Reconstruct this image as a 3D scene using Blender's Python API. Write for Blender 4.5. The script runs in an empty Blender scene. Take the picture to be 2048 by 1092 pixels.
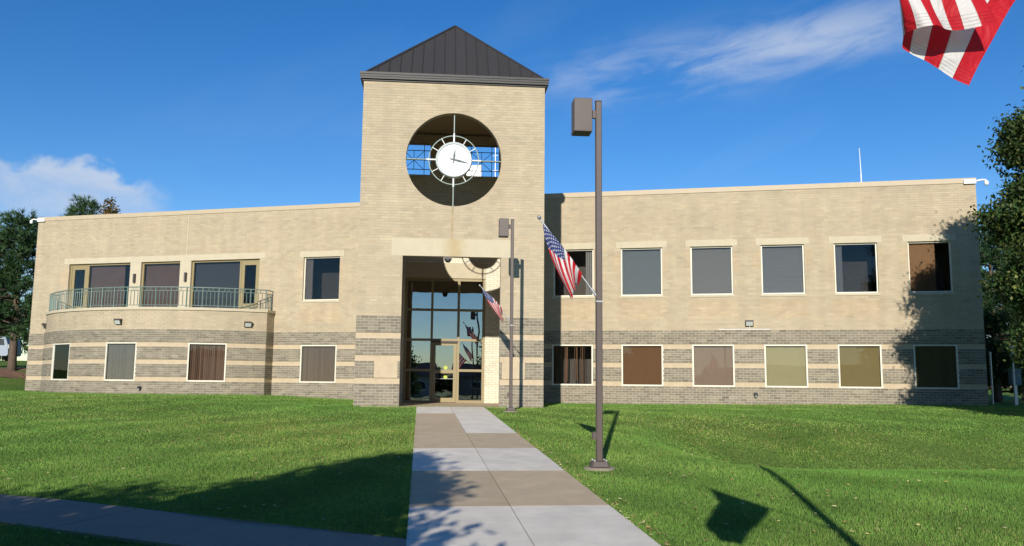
import bpy, bmesh, math, random
import numpy as np
from mathutils import Vector, Matrix
random.seed(7)
rng = np.random.default_rng(7)
SC = bpy.context.scene
COL = SC.collection

# ------------------------------------------------------------------ camera
CAM_H = 0.8576
F_PX, PITCH, ROLL = 1733.4, 0.126979, 0.0098304
cam = bpy.data.cameras.new('camera')
cam.sensor_fit = 'HORIZONTAL'
cam.sensor_width = 36.0
cam.lens = 36.0 * F_PX / 2048.0
cam.clip_start = 0.05
cam.clip_end = 3000.0
cam_o = bpy.data.objects.new('camera', cam)
COL.objects.link(cam_o)
cp, sp, cr, sr = math.cos(PITCH), math.sin(PITCH), math.cos(ROLL), math.sin(ROLL)
R0, U0, F0 = Vector((1, 0, 0)), Vector((0, -sp, cp)), Vector((0, cp, sp))
cam_o.matrix_world = Matrix.Translation((0, 0, CAM_H)) @ Matrix((cr * R0 + sr * U0, -sr * R0 + cr * U0, -F0)).transposed().to_4x4()
SC.camera = cam_o

# ------------------------------------------------------------------ sun and sky
SUN_EL, SUN_AZ = math.radians(21.5), math.radians(8.2)
LIGHT = Vector((math.sin(SUN_AZ) * math.cos(SUN_EL), math.cos(SUN_AZ) * math.cos(SUN_EL), -math.sin(SUN_EL)))
sun = bpy.data.lights.new('sun', 'SUN')
sun.energy = 5.0
sun.angle = math.radians(0.53)
sun.color = (1.0, 0.94, 0.84)
sun_o = bpy.data.objects.new('sun', sun)
COL.objects.link(sun_o)
sun_o.location = (-20, -60, 40)
sun_o.rotation_euler = LIGHT.to_track_quat('-Z', 'Y').to_euler()

world = bpy.data.worlds.new('World')
SC.world = world
world.use_nodes = True
wn, wl = world.node_tree.nodes, world.node_tree.links


def wmath(op, a, b=None, clamp=False):
    n = wn.new('ShaderNodeMath')
    n.operation = op
    n.use_clamp = clamp
    for i, v in enumerate((a, b)):
        if v is None:
            continue
        if isinstance(v, (int, float)):
            n.inputs[i].default_value = v
        else:
            wl.new(v, n.inputs[i])
    return n.outputs[0]


sky = wn.new('ShaderNodeTexSky')
sky.sky_type = 'NISHITA'
sky.sun_disc = False
sky.sun_elevation = SUN_EL
sky.sun_rotation = math.pi + SUN_AZ
sky.altitude = 1600.0
sky.air_density = 1.15
sky.dust_density = 0.0
sky.ozone_density = 3.0
hsv = wn.new('ShaderNodeHueSaturation')
hsv.inputs['Hue'].default_value = 0.509
hsv.inputs['Saturation'].default_value = 1.33
hsv.inputs['Value'].default_value = 1.13
wl.new(sky.outputs[0], hsv.inputs['Color'])
tc = wn.new('ShaderNodeTexCoord')
sep = wn.new('ShaderNodeSeparateXYZ')
wl.new(tc.outputs['Generated'], sep.inputs[0])
az = wmath('ARCTAN2', sep.outputs[0], sep.outputs[1])
el = wmath('ARCSINE', sep.outputs[2])


def wnoise(sx, sy, skew, seed, scale, detail=6.0, rough=0.55, dist=0.4):
    cb = wn.new('ShaderNodeCombineXYZ')
    wl.new(wmath('MULTIPLY', az, sx), cb.inputs[0])
    wl.new(wmath('MULTIPLY', wmath('SUBTRACT', el, wmath('MULTIPLY', az, skew)), sy), cb.inputs[1])
    cb.inputs[2].default_value = seed
    n = wn.new('ShaderNodeTexNoise')
    n.inputs['Scale'].default_value = scale
    n.inputs['Detail'].default_value = detail
    n.inputs['Roughness'].default_value = rough
    n.inputs['Distortion'].default_value = dist
    wl.new(cb.outputs[0], n.inputs['Vector'])
    return n.outputs['Fac']


def bump2(a0, wa, e0, we, k):
    da = wmath('DIVIDE', wmath('SUBTRACT', az, a0), wa)
    de = wmath('DIVIDE', wmath('SUBTRACT', wmath('SUBTRACT', el, e0), wmath('MULTIPLY', wmath('SUBTRACT', az, a0), k)), we)
    s = wmath('ADD', wmath('POWER', wmath('ABSOLUTE', da), 4.0), wmath('MULTIPLY', de, de))
    return wmath('POWER', 2.718, wmath('MULTIPLY', s, -1.0))


def ramp(fac, lo, hi):
    m = wn.new('ShaderNodeMapRange')
    m.interpolation_type = 'SMOOTHSTEP'
    m.inputs['From Min'].default_value = lo
    m.inputs['From Max'].default_value = hi
    wl.new(fac, m.inputs['Value'])
    return m.outputs[0]


# wispy cirrus bank, cumulus bank low on the left, thin veils over the whole sky
cirrus = wmath('MULTIPLY', wmath('MULTIPLY', bump2(0.262, 0.215, 0.362, 0.030, 0.10), ramp(wnoise(6.0, 22.0, 0.15, 3.1, 1.5), 0.30, 0.72)), 0.70)
veil = wmath('MULTIPLY', ramp(wnoise(2.2, 5.0, 0.3, 9.4, 1.3), 0.52, 0.85), 0.06)
edge = wmath('MULTIPLY', wmath('SUBTRACT', wnoise(10.0, 14.0, 0.0, 5.5, 1.4), 0.5), 0.085)
puff_e = wmath('ADD', wmath('SUBTRACT', 0.226, wmath('MULTIPLY', wmath('ADD', az, 0.53), 0.10)), edge)
puff_top = ramp(wmath('SUBTRACT', puff_e, el), -0.003, 0.012)
puff_bot = ramp(wmath('SUBTRACT', el, wmath('SUBTRACT', puff_e, 0.05)), -0.035, 0.045)
puff_side = ramp(wmath('MULTIPLY', wmath('ADD', wmath('ADD', az, 0.395), wmath('MULTIPLY', edge, 1.4)), -1.0), -0.012, 0.035)
puff_far = ramp(wmath('ADD', az, 1.05), -0.1, 0.1)
puff = wmath('MULTIPLY', wmath('MULTIPLY', wmath('MULTIPLY', puff_top, wmath('ADD', 0.22, wmath('MULTIPLY', wmath('MULTIPLY', puff_bot, 0.62), ramp(wnoise(11.0, 20.0, 0.0, 8.2, 1.2), 0.1, 0.7)))), wmath('MULTIPLY', puff_side, puff_far)), ramp(el, 0.02, 0.11))
cl = wmath('MAXIMUM', wmath('MAXIMUM', cirrus, veil), puff, True)
mixw = wn.new('ShaderNodeMix')
mixw.data_type = 'RGBA'
wl.new(cl, mixw.inputs['Factor'])
wl.new(hsv.outputs[0], mixw.inputs['A'])
mixw.inputs['B'].default_value = (5.2, 5.9, 7.0, 1)
wl.new(mixw.outputs['Result'], wn['Background'].inputs['Color'])
wn['Background'].inputs['Strength'].default_value = 0.10

SC.view_settings.view_transform = 'Standard'
SC.view_settings.look = 'None'
SC.view_settings.exposure = 0.18
SC.view_settings.gamma = 1.0
SC.cycles.max_bounces = 8
SC.cycles.transparent_max_bounces = 12
SC.cycles.use_denoising = True


# ------------------------------------------------------------------ materials
def mat(name, col, rough=0.8, var=0.0, scale=6.0, bump=0.0, bscale=40.0, metal=0.0, spec=0.5, attr=False, rnd=0.0, col2=None, emit=None, stretch=None, amt=1.0, streak=0.0):
    m = bpy.data.materials.new(name)
    m.use_nodes = True
    n, l = m.node_tree.nodes, m.node_tree.links
    b = n['Principled BSDF']
    b.inputs['Roughness'].default_value = rough
    b.inputs['Metallic'].default_value = metal
    b.inputs['Specular IOR Level'].default_value = spec
    src = None
    if attr:
        a = n.new('ShaderNodeAttribute')
        a.attribute_name = 'Col'
        src = a.outputs['Color']
    if src is None:
        c = n.new('ShaderNodeRGB')
        c.outputs[0].default_value = (*col, 1)
        src = c.outputs[0]
    geo = n.new('ShaderNodeNewGeometry')
    pos = geo.outputs['Position']
    if stretch:
        mp = n.new('ShaderNodeMapping')
        mp.inputs['Scale'].default_value = stretch
        l.new(pos, mp.inputs[0])
        pos = mp.outputs[0]
    if col2 is not None:
        t = n.new('ShaderNodeTexNoise')
        t.inputs['Scale'].default_value = scale
        t.inputs['Detail'].default_value = 5
        t.inputs['Roughness'].default_value = 0.6
        l.new(pos, t.inputs['Vector'])
        mr = n.new('ShaderNodeMapRange')
        mr.inputs['From Min'].default_value = 0.36
        mr.inputs['From Max'].default_value = 0.66
        mr.inputs['To Max'].default_value = amt
        l.new(t.outputs['Fac'], mr.inputs['Value'])
        mx = n.new('ShaderNodeMix')
        mx.data_type = 'RGBA'
        l.new(mr.outputs[0], mx.inputs['Factor'])
        l.new(src, mx.inputs['A'])
        mx.inputs['B'].default_value = (*col2, 1)
        src = mx.outputs['Result']
    if var > 0:
        t = n.new('ShaderNodeTexNoise')
        t.inputs['Scale'].default_value = scale * 1.7
        t.inputs['Detail'].default_value = 6
        t.inputs['Roughness'].default_value = 0.65
        l.new(pos, t.inputs['Vector'])
        mr = n.new('ShaderNodeMapRange')
        mr.inputs['From Min'].default_value = 0.3
        mr.inputs['From Max'].default_value = 0.7
        mr.inputs['To Min'].default_value = 1 - var
        mr.inputs['To Max'].default_value = 1 + var
        l.new(t.outputs['Fac'], mr.inputs['Value'])
        mm = n.new('ShaderNodeVectorMath')
        mm.operation = 'SCALE'
        l.new(src, mm.inputs[0])
        l.new(mr.outputs[0], mm.inputs['Scale'])
        src = mm.outputs[0]
    if streak > 0:
        mp2 = n.new('ShaderNodeMapping')
        mp2.inputs['Scale'].default_value = (2.2, 2.2, 0.22)
        l.new(geo.outputs['Position'], mp2.inputs[0])
        t = n.new('ShaderNodeTexNoise')
        t.inputs['Scale'].default_value = 1.0
        t.inputs['Detail'].default_value = 4
        l.new(mp2.outputs[0], t.inputs['Vector'])
        mr = n.new('ShaderNodeMapRange')
        mr.inputs['From Min'].default_value = 0.3
        mr.inputs['From Max'].default_value = 0.7
        mr.inputs['To Min'].default_value = 1 - streak
        mr.inputs['To Max'].default_value = 1 + streak
        l.new(t.outputs['Fac'], mr.inputs['Value'])
        mm = n.new('ShaderNodeVectorMath')
        mm.operation = 'SCALE'
        l.new(src, mm.inputs[0])
        l.new(mr.outputs[0], mm.inputs['Scale'])
        src = mm.outputs[0]
    if rnd > 0:
        oi = n.new('ShaderNodeObjectInfo')
        mr = n.new('ShaderNodeMapRange')
        mr.inputs['To Min'].default_value = 1 - rnd
        mr.inputs['To Max'].default_value = 1 + rnd
        l.new(oi.outputs['Random'], mr.inputs['Value'])
        mm = n.new('ShaderNodeVectorMath')
        mm.operation = 'SCALE'
        l.new(src, mm.inputs[0])
        l.new(mr.outputs[0], mm.inputs['Scale'])
        src = mm.outputs[0]
    l.new(src, b.inputs['Base Color'])
    if bump > 0:
        t = n.new('ShaderNodeTexNoise')
        t.inputs['Scale'].default_value = bscale
        t.inputs['Detail'].default_value = 6
        l.new(geo.outputs['Position'], t.inputs['Vector'])
        bp = n.new('ShaderNodeBump')
        bp.inputs['Strength'].default_value = bump
        bp.inputs['Distance'].default_value = 0.01
        l.new(t.outputs['Fac'], bp.inputs['Height'])
        l.new(bp.outputs[0], b.inputs['Normal'])
    return m


def glass_mat(name, tint, refl):
    m = bpy.data.materials.new(name)
    m.use_nodes = True
    n, l = m.node_tree.nodes, m.node_tree.links
    out = n['Material Output']
    n.remove(n['Principled BSDF'])
    tr = n.new('ShaderNodeBsdfTransparent')
    tr.inputs[0].default_value = (*tint, 1)
    gl = n.new('ShaderNodeBsdfGlossy')
    gl.inputs['Roughness'].default_value = 0.004
    gl.inputs['Color'].default_value = (0.92, 0.96, 1.0, 1)
    geo = n.new('ShaderNodeNewGeometry')
    t = n.new('ShaderNodeTexNoise')
    t.inputs['Scale'].default_value = 0.9
    t.inputs['Detail'].default_value = 1
    l.new(geo.outputs['Position'], t.inputs['Vector'])
    bp = n.new('ShaderNodeBump')
    bp.inputs['Strength'].default_value = 0.12
    bp.inputs['Distance'].default_value = 0.02
    l.new(t.outputs['Fac'], bp.inputs['Height'])
    l.new(bp.outputs[0], gl.inputs['Normal'])
    fr = n.new('ShaderNodeFresnel')
    fr.inputs['IOR'].default_value = 1.36
    ma = n.new('ShaderNodeMath')
    ma.operation = 'ADD'
    ma.use_clamp = True
    ma.inputs[1].default_value = refl
    l.new(fr.outputs[0], ma.inputs[0])
    mx = n.new('ShaderNodeMixShader')
    l.new(ma.outputs[0], mx.inputs[0])
    l.new(tr.outputs[0], mx.inputs[1])
    l.new(gl.outputs[0], mx.inputs[2])
    l.new(mx.outputs[0], out.inputs['Surface'])
    return m


def leaf_mat(name, var=0.25, trans=0.35):
    m = bpy.data.materials.new(name)
    m.use_nodes = True
    n, l = m.node_tree.nodes, m.node_tree.links
    b = n['Principled BSDF']
    a = n.new('ShaderNodeAttribute')
    a.attribute_name = 'Col'
    b.inputs['Roughness'].default_value = 0.6
    b.inputs['Specular IOR Level'].default_value = 0.25
    l.new(a.outputs['Color'], b.inputs['Base Color'])
    tr = n.new('ShaderNodeBsdfTranslucent')
    l.new(a.outputs['Color'], tr.inputs['Color'])
    mx = n.new('ShaderNodeMixShader')
    mx.inputs[0].default_value = trans
    l.new(b.outputs[0], mx.inputs[1])
    l.new(tr.outputs[0], mx.inputs[2])
    l.new(mx.outputs[0], n['Material Output'].inputs['Surface'])
    return m


TAN = (0.408, 0.338, 0.230)
GREY = (0.212, 0.181, 0.132)
M_tanbrick = mat('tan_brick', TAN, 0.85, var=0.06, scale=0.9, attr=True, col2=(0.43, 0.325, 0.22), amt=0.25, streak=0.065, bump=0.12, bscale=90)
M_greybrick = mat('grey_brick', GREY, 0.85, var=0.08, scale=3, attr=True, streak=0.08, bump=0.12, bscale=90)
M_greyone = mat('grey_brick_single', GREY, 0.85, var=0.08, scale=6, rnd=0.22, bump=0.12, bscale=90)
M_whitebrick = mat('glazed_cream_brick', (0.6, 0.56, 0.43), 0.4, var=0.05, scale=3, attr=True)
M_mortar = mat('tan_mortar', (0.42, 0.352, 0.25), 0.95, var=0.08, scale=5)
M_mortarg = mat('pale_mortar', (0.56, 0.51, 0.40), 0.95, var=0.08, scale=5)
M_mortard = mat('dark_mortar', (0.24, 0.22, 0.17), 0.95, var=0.08, scale=5)
M_stone = mat('limestone', (0.47, 0.375, 0.25), 0.85, var=0.09, scale=2.5, bump=0.08, bscale=60)
M_lintel = mat('limestone_lintel', (0.48, 0.42, 0.30), 0.85, var=0.06, scale=2.0, bump=0.06, bscale=60)
M_coping = mat('tan_coping_metal', (0.44, 0.36, 0.245), 0.6, var=0.04, scale=2)
M_side = mat('tan_brick_far', (0.45, 0.345, 0.205), 0.9, var=0.1, scale=2)
M_roofing = mat('roof_membrane', (0.25, 0.24, 0.22), 0.9, var=0.1, scale=1)
M_frame = mat('pale_aluminium', (0.66, 0.62, 0.50), 0.45, var=0.03)
M_bronze = mat('tan_bronze_frame', (0.27, 0.215, 0.105), 0.45, var=0.05)
M_int = mat('interior', (0.10, 0.09, 0.08), 0.9, var=0.2)
M_glass = glass_mat('window_glass', (0.88, 0.88, 0.87), 0.0)
M_glassd = glass_mat('tinted_glass', (0.72, 0.72, 0.72), 0.0)
M_glasse = glass_mat('entrance_glass', (0.40, 0.42, 0.44), 0.24)
M_metalroof = mat('dark_bronze_roof', (0.030, 0.027, 0.025), 0.55, var=0.06, scale=2)
M_metalroofr = mat('dark_bronze_panel', (0.036, 0.033, 0.031), 0.6, var=0.05, scale=2, rnd=0.06)
M_lampbrown = mat('brown_lamp_paint', (0.084, 0.061, 0.052), 0.45, var=0.06, scale=4)
M_green = mat('verdigris_rail_paint', (0.14, 0.20, 0.17), 0.5, var=0.08, scale=6)
M_clockg = mat('clock_grey_green', (0.22, 0.28, 0.25), 0.5, var=0.05)
M_hand = mat('clock_hand_green', (0.045, 0.075, 0.062), 0.5)
M_dial = mat('clock_dial_white', (0.70, 0.74, 0.76), 0.5)
M_white = mat('white_paint', (0.78, 0.78, 0.76), 0.5, var=0.03)
M_black = mat('black_steel', (0.018, 0.02, 0.022), 0.5)
M_darkbz = mat('dark_housing', (0.05, 0.04, 0.032), 0.5, var=0.05)
M_lens = mat('lamp_lens', (0.5, 0.52, 0.5), 0.25, var=0.15, scale=30)
M_concg = mat('concrete_grey', (0.70, 0.635, 0.53), 0.9, var=0.09, scale=1.6, col2=(0.50, 0.45, 0.37), amt=0.4, rnd=0.04, bump=0.15, bscale=80)
M_conct = mat('concrete_tan', (0.49, 0.385, 0.245), 0.9, var=0.10, scale=1.6, col2=(0.42, 0.31, 0.195), amt=0.5, rnd=0.05, bump=0.15, bscale=80)
M_concw = mat('concrete_sidewalk', (0.25, 0.21, 0.155), 0.9, var=0.08, scale=2.0, rnd=0.05, bump=0.15, bscale=80)
M_joint = mat('slab_joint', (0.10, 0.09, 0.07), 0.95, var=0.2)
M_asphalt = mat('asphalt', (0.055, 0.055, 0.057), 0.9, var=0.15, scale=3)
M_steel = mat('galvanised_steel', (0.42, 0.44, 0.45), 0.4, metal=0.6)
M_bark = mat('bark', (0.10, 0.07, 0.05), 0.95, var=0.3, scale=8, bump=0.5, bscale=25, stretch=(1, 1, 0.25))
M_leaf = leaf_mat('leaves')
M_needle = leaf_mat('needles', trans=0.15)
M_blade = leaf_mat('grass_blades', trans=0.25)
M_dryleaf = mat('dry_leaf', (0.42, 0.27, 0.11), 0.8, attr=True)
M_sticker = mat('yellow_green_sticker', (0.42, 0.50, 0.06), 0.6)

# lawn
m = bpy.data.materials.new('lawn_soil')
m.use_nodes = True
n, l = m.node_tree.nodes, m.node_tree.links
geo = n.new('ShaderNodeNewGeometry')


def gn(scale, detail=5, dist=0.0):
    t = n.new('ShaderNodeTexNoise')
    t.inputs['Scale'].default_value = scale
    t.inputs['Detail'].default_value = detail
    t.inputs['Distortion'].default_value = dist
    t.inputs['Roughness'].default_value = 0.65
    l.new(geo.outputs['Position'], t.inputs['Vector'])
    return t.outputs['Fac']


def gmix(fac, lo, hi, a, b):
    mr = n.new('ShaderNodeMapRange')
    mr.inputs['From Min'].default_value = lo
    mr.inputs['From Max'].default_value = hi
    l.new(fac, mr.inputs['Value'])
    mx = n.new('ShaderNodeMix')
    mx.data_type = 'RGBA'
    l.new(mr.outputs[0], mx.inputs['Factor'])
    for k, v in (('A', a), ('B', b)):
        if isinstance(v, tuple):
            mx.inputs[k].default_value = (*v, 1)
        else:
            l.new(v, mx.inputs[k])
    return mx.outputs['Result']


g = gmix(gn(0.35, 4), 0.38, 0.62, (0.120, 0.215, 0.034), (0.190, 0.240, 0.060))
g = gmix(gn(9.0, 6), 0.40, 0.66, g, (0.060, 0.118, 0.018))
g = gmix(gn(60.0, 3), 0.52, 0.75, g, (0.14, 0.19, 0.045))
bs = n['Principled BSDF']
bs.inputs['Roughness'].default_value = 0.95
bs.inputs['Specular IOR Level'].default_value = 0.1
l.new(g, bs.inputs['Base Color'])
bpn = n.new('ShaderNodeBump')
bpn.inputs['Strength'].default_value = 0.9
bpn.inputs['Distance'].default_value = 0.05
l.new(gn(55.0, 4), bpn.inputs['Height'])
l.new(bpn.outputs[0], bs.inputs['Normal'])
M_lawn = m

# ------------------------------------------------------------------ mesh helpers
ORG = {}


class MB:
    def __init__(s):
        s.v, s.f, s.c = [], [], []

    def poly(s, pts, col=None):
        i = len(s.v)
        s.v += [tuple(p) for p in pts]
        s.f.append(tuple(range(i, i + len(pts))))
        if col is not None:
            s.c += [col] * len(pts)

    def hexa(s, p, col=None, skip=()):
        # p: 8 corners, order (s0n0z0, s1n0z0, s1n1z0, s0n1z0, then z1); n1 is outward
        i = len(s.v)
        s.v += [tuple(q) for q in p]
        if col is not None:
            s.c += [col] * 8
        F = {'b': (0, 1, 2, 3), 't': (7, 6, 5, 4), 'back': (0, 4, 5, 1), 'r': (1, 5, 6, 2), 'front': (2, 6, 7, 3), 'l': (3, 7, 4, 0)}
        for k, f in F.items():
            if k not in skip:
                s.f.append(tuple(i + j for j in f))

    def box(s, mp, s0, s1, n0, n1, z0, z1, col=None, skip=()):
        s.hexa([mp(a, b, c) for c in (z0, z1) for a, b in ((s0, n0), (s1, n0), (s1, n1), (s0, n1))], col, skip)

    def tube(s, pts, r, k=8, cap=True):
        pts = [Vector(p) for p in pts]
        rs = r if isinstance(r, (list, tuple)) else [r] * len(pts)
        base = len(s.v)
        for i, p in enumerate(pts):
            d = (pts[min(i + 1, len(pts) - 1)] - pts[max(i - 1, 0)]).normalized()
            up = Vector((0, 0, 1)) if abs(d.z) < 0.95 else Vector((1, 0, 0))
            a = d.cross(up).normalized()
            b = a.cross(d).normalized()
            for j in range(k):
                t = 2 * math.pi * j / k + math.pi / k
                s.v.append(tuple(p + (a * math.cos(t) + b * math.sin(t)) * rs[i]))
        for i in range(len(pts) - 1):
            for j in range(k):
                a0, a1 = base + i * k + j, base + i * k + (j + 1) % k
                s.f.append((a0, a1, a1 + k, a0 + k))
        if cap:
            s.f.append(tuple(base + j for j in range(k))[::-1])
            s.f.append(tuple(base + (len(pts) - 1) * k + j for j in range(k)))

    def lathe(s, mp, prof, k=32, closed=False):
        # prof: (radius, offset along n); axis is n through (0,0), in the s-z plane
        base = len(s.v)
        for r, nn in prof:
            for j in range(k):
                t = 2 * math.pi * j / k
                s.v.append(tuple(mp(r * math.cos(t), nn, r * math.sin(t))))
        for i in range(len(prof) - 1):
            for j in range(k):
                a0, a1 = base + i * k + j, base + i * k + (j + 1) % k
                s.f.append((a0, a0 + k, a1 + k, a1))

    def build(s, name, m, parent=None, org=None, smooth=False):
        o3 = Vector(org) if org is not None else (ORG.get(parent.name, Vector()) if parent else Vector())
        me = bpy.data.meshes.new(name)
        me.from_pydata([(x - o3.x, y - o3.y, z - o3.z) for x, y, z in s.v], [], s.f)
        if s.c and len(s.c) == len(s.v):
            ca = me.color_attributes.new('Col', 'FLOAT_COLOR', 'POINT')
            ca.data.foreach_set('color', np.array([(*c, 1.0) for c in s.c], np.float32).ravel())
        bm = bmesh.new()
        bm.from_mesh(me)
        bmesh.ops.recalc_face_normals(bm, faces=bm.faces)
        bm.to_mesh(me)
        bm.free()
        if smooth:
            me.shade_smooth()
        return link(name, me, m, parent, o3)


def link(name, me, m, parent, o3=Vector()):
    o = bpy.data.objects.new(name, me)
    COL.objects.link(o)
    if m is not None and not me.materials:
        me.materials.append(m)
    if parent:
        o.parent = parent
    else:
        o.location = o3
    ORG[o.name] = Vector(o3)
    return o


def np_mesh(name, verts, faces, m, parent=None, org=(0, 0, 0), cols=None):
    # verts (N,3), faces (F,k) with constant k
    o3 = ORG.get(parent.name, Vector()) if parent else Vector(org)
    me = bpy.data.meshes.new(name)
    v = np.asarray(verts, np.float32) - np.array(o3, np.float32)
    f = np.asarray(faces, np.int32)
    k = f.shape[1]
    me.vertices.add(len(v))
    me.vertices.foreach_set('co', v.ravel())
    me.loops.add(f.size)
    me.loops.foreach_set('vertex_index', f.ravel())
    me.polygons.add(len(f))
    me.polygons.foreach_set('loop_start', np.arange(0, f.size, k, dtype=np.int32))
    me.polygons.foreach_set('loop_total', np.full(len(f), k, np.int32))
    if cols is not None:
        ca = me.color_attributes.new('Col', 'FLOAT_COLOR', 'POINT')
        c4 = np.ones((len(v), 4), np.float32)
        c4[:, :3] = cols
        ca.data.foreach_set('color', c4.ravel())
    me.update()
    me.validate()
    return link(name, me, m, parent, o3)


def thing(name, label, cat, loc, group=None):
    o = bpy.data.objects.new(name, None)
    o.empty_display_size = 0.3
    COL.objects.link(o)
    o.location = loc
    ORG[o.name] = Vector(loc)
    return tag(o, label, cat, group)


def tag(o, label=None, cat=None, group=None, kind=None):
    if label:
        o['label'] = label
    if cat:
        o['category'] = cat
    if group:
        o['group'] = group
    if kind:
        o['kind'] = kind
    return o


def ident(x, y, z):
    return (x, y, z)


def frame_at(p, ang):
    # local axes: s to the right, n toward the viewer, z up
    c, s_ = math.cos(ang), math.sin(ang)
    return lambda s, nn, z: (p[0] + s * c + nn * s_, p[1] + s * s_ - nn * c, p[2] + z)


def smooth(a, b, x):
    t = np.clip((np.asarray(x, float) - a) / (b - a), 0, 1)
    return t * t * (3 - 2 * t)


# ------------------------------------------------------------------ the wall planes
A_T, A_R, A_L = math.atan(0.0845246), math.atan(-0.2174352), math.atan(-0.2643729)
TM = frame_at((0, 31.6525, 0), A_T)
RM = frame_at((0, 39.5868, 0), A_R)
LM = frame_at((0, 39.6179, 0), A_L)
BAY_U, BAY_N, BAY_R = -18.56, -6.35, 9.55


def BM(s, nn, z):
    ph = s / BAY_R
    r = BAY_R + nn
    return LM(BAY_U + r * math.sin(ph), BAY_N + r * math.cos(ph), z)


# ------------------------------------------------------------------ terrain
def ground(x, y):
    x = np.asarray(x, float)
    y = np.asarray(y, float)
    z = -0.0362 * np.clip(30.9 - y, 0, 27.0)
    z = z + 0.20 * smooth(6, 13, -x) * smooth(24, 37, y)
    z = z + (1.28 * smooth(44, 54, y) + 0.85 * smooth(54, 72, y)) * smooth(24, 29, -x)
    z = z + 0.16 * smooth(3, 19, x) * smooth(26, 36, y)
    a = smooth(2.8, 5.6, x)
    z = z - 0.62 * np.exp(-((y - 20) / 3.0) ** 2) * a * (1 - 0.35 * smooth(12, 22, x))
    z = z + 0.05 * np.sin(x * 0.55 + 1.3) * np.sin(y * 0.4) * smooth(2.5, 5, np.abs(x + 0.1085 * (y - 30.9) + 2.15 - 0.108 * 0)) * (1 - smooth(26, 32, y))
    z = z - 0.10 * np.exp(-((x - 7.7) / .9) ** 2 - ((y - 23.6) / .45) ** 2)
    z = z + 0.75 * smooth(52, 80, y) * smooth(15, 25, x)
    return z


def gz(x, y):
    return float(ground(x, y))


xs = np.concatenate([np.geomspace(-900, -46, 14), np.arange(-44, -24, 1.0), np.arange(-24, 26, 0.4), np.arange(26, 46, 1.0), np.geomspace(47, 900, 14)])
ys = np.concatenate([-np.geomspace(900, 22, 14), np.arange(-20, 4, 1.5), np.arange(4, 42, 0.4), np.arange(42, 90, 1.2), np.geomspace(92, 1400, 16)])
gx, gy = np.meshgrid(xs, ys)
vz = ground(gx, gy)
nx, ny = len(xs), len(ys)
idx = np.arange(nx * ny).reshape(ny, nx)
fq = np.stack([idx[:-1, :-1], idx[:-1, 1:], idx[1:, 1:], idx[1:, :-1]], -1).reshape(-1, 4)
lawn = np_mesh('lawn', np.stack([gx, gy, vz], -1).reshape(-1, 3), fq, M_lawn)
lawn.data.shade_smooth()
tag(lawn, kind='structure')

# ------------------------------------------------------------------ walkway and sidewalk
W0 = Vector((-2.14, 30.95, 0))
WD = Vector((0.1085, -0.9941, 0))
WP = Vector((0.9941, 0.1085, 0))
HW = 1.20


def wpt(t, s, dz):
    q = W0 + WD * t + WP * (s * (0.985 + 0.0042 * t))
    return (q.x, q.y, gz(q.x, q.y) + dz)


def slab(name, fn, a0, a1, b0, b1, m, parent, na=3, nb=3, top=0.03, j=0.006):
    mb = MB()
    a0 += j; a1 -= j; b0 += j; b1 -= j
    for i in range(na):
        for k in range(nb):
            A0, A1 = a0 + (a1 - a0) * i / na, a0 + (a1 - a0) * (i + 1) / na
            B0, B1 = b0 + (b1 - b0) * k / nb, b0 + (b1 - b0) * (k + 1) / nb
            mb.poly([fn(A0, B0, top), fn(A1, B0, top), fn(A1, B1, top), fn(A0, B1, top)])
    ring = [(a0, b0), (a1, b0), (a1, b1), (a0, b1)]
    for q in range(4):
        p0, p1 = ring[q], ring[(q + 1) % 4]
        mb.poly([fn(*p0, top), fn(*p1, top), fn(*p1, -0.12), fn(*p0, -0.12)])
    return mb.build(name, m, parent)


base = MB()
NT = 20
for i in range(NT):
    t0, t1 = 0 + 34.0 * i / NT, 34.0 * (i + 1) / NT
    base.poly([wpt(t0, -HW + .02, 0.016), wpt(t1, -HW + .02, 0.016), wpt(t1, HW - .02, 0.016), wpt(t0, HW - .02, 0.016)])
walk = base.build('walkway', M_joint)
tag(walk, kind='structure')
rows = [(0, 3.3, 'g', 'g'), (3.3, 6.6, 't', 'g'), (6.6, 9.9, 't', 'g'), (9.9, 13.2, 't', 't'), (13.2, 16.5, 'g', 'g'),
        (16.5, 19.8, 't', 't'), (19.8, 23.1, 'g', 'g'), (23.1, 26.4, 't', 't'), (26.4, 29.7, 'g', 'g'), (29.7, 33.0, 't', 't')]
for t0, t1, lc, rc in rows:
    slab('slab', wpt, t0, t1, -HW, 0, M_concg if lc == 'g' else M_conct, walk)
    slab('slab', wpt, t0, t1, 0, HW, M_concg if rc == 'g' else M_conct, walk)

S0 = Vector((-1.064, 9.505, 0))
SD = Vector((-0.924, 0.382, 0))
SN = Vector((0.382, 0.924, 0))


def spt(t, s, dz):
    q = S0 + SD * t + SN * s
    return (q.x, q.y, gz(q.x, q.y) + dz)


base = MB()
for i in range(16):
    t0, t1 = -.7 + 31.0 * i / 16, -.7 + 31.0 * (i + 1) / 16
    base.poly([spt(t0, -1.44, 0.014), spt(t1, -1.44, 0.014), spt(t1, -.22, 0.014), spt(t0, -.22, 0.014)])
side = base.build('sidewalk', M_joint)
tag(side, kind='structure')
tb = [-0.75, 3.55, 7.6, 11.4, 15.2, 19.0, 22.8, 26.6, 30.4]
for t0, t1 in zip(tb[:-1], tb[1:]):
    slab('slab', spt, t0, t1, -1.47, -0.2, M_concw, side, top=0.027)

# ------------------------------------------------------------------ the building
C = 0.1016
BORG = (-2.5, 39.0, 0.0)
hall = thing('civic_building', 'tan and grey brick two storey civic building with square clock tower and bowed balcony bay', 'building', BORG)


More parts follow.
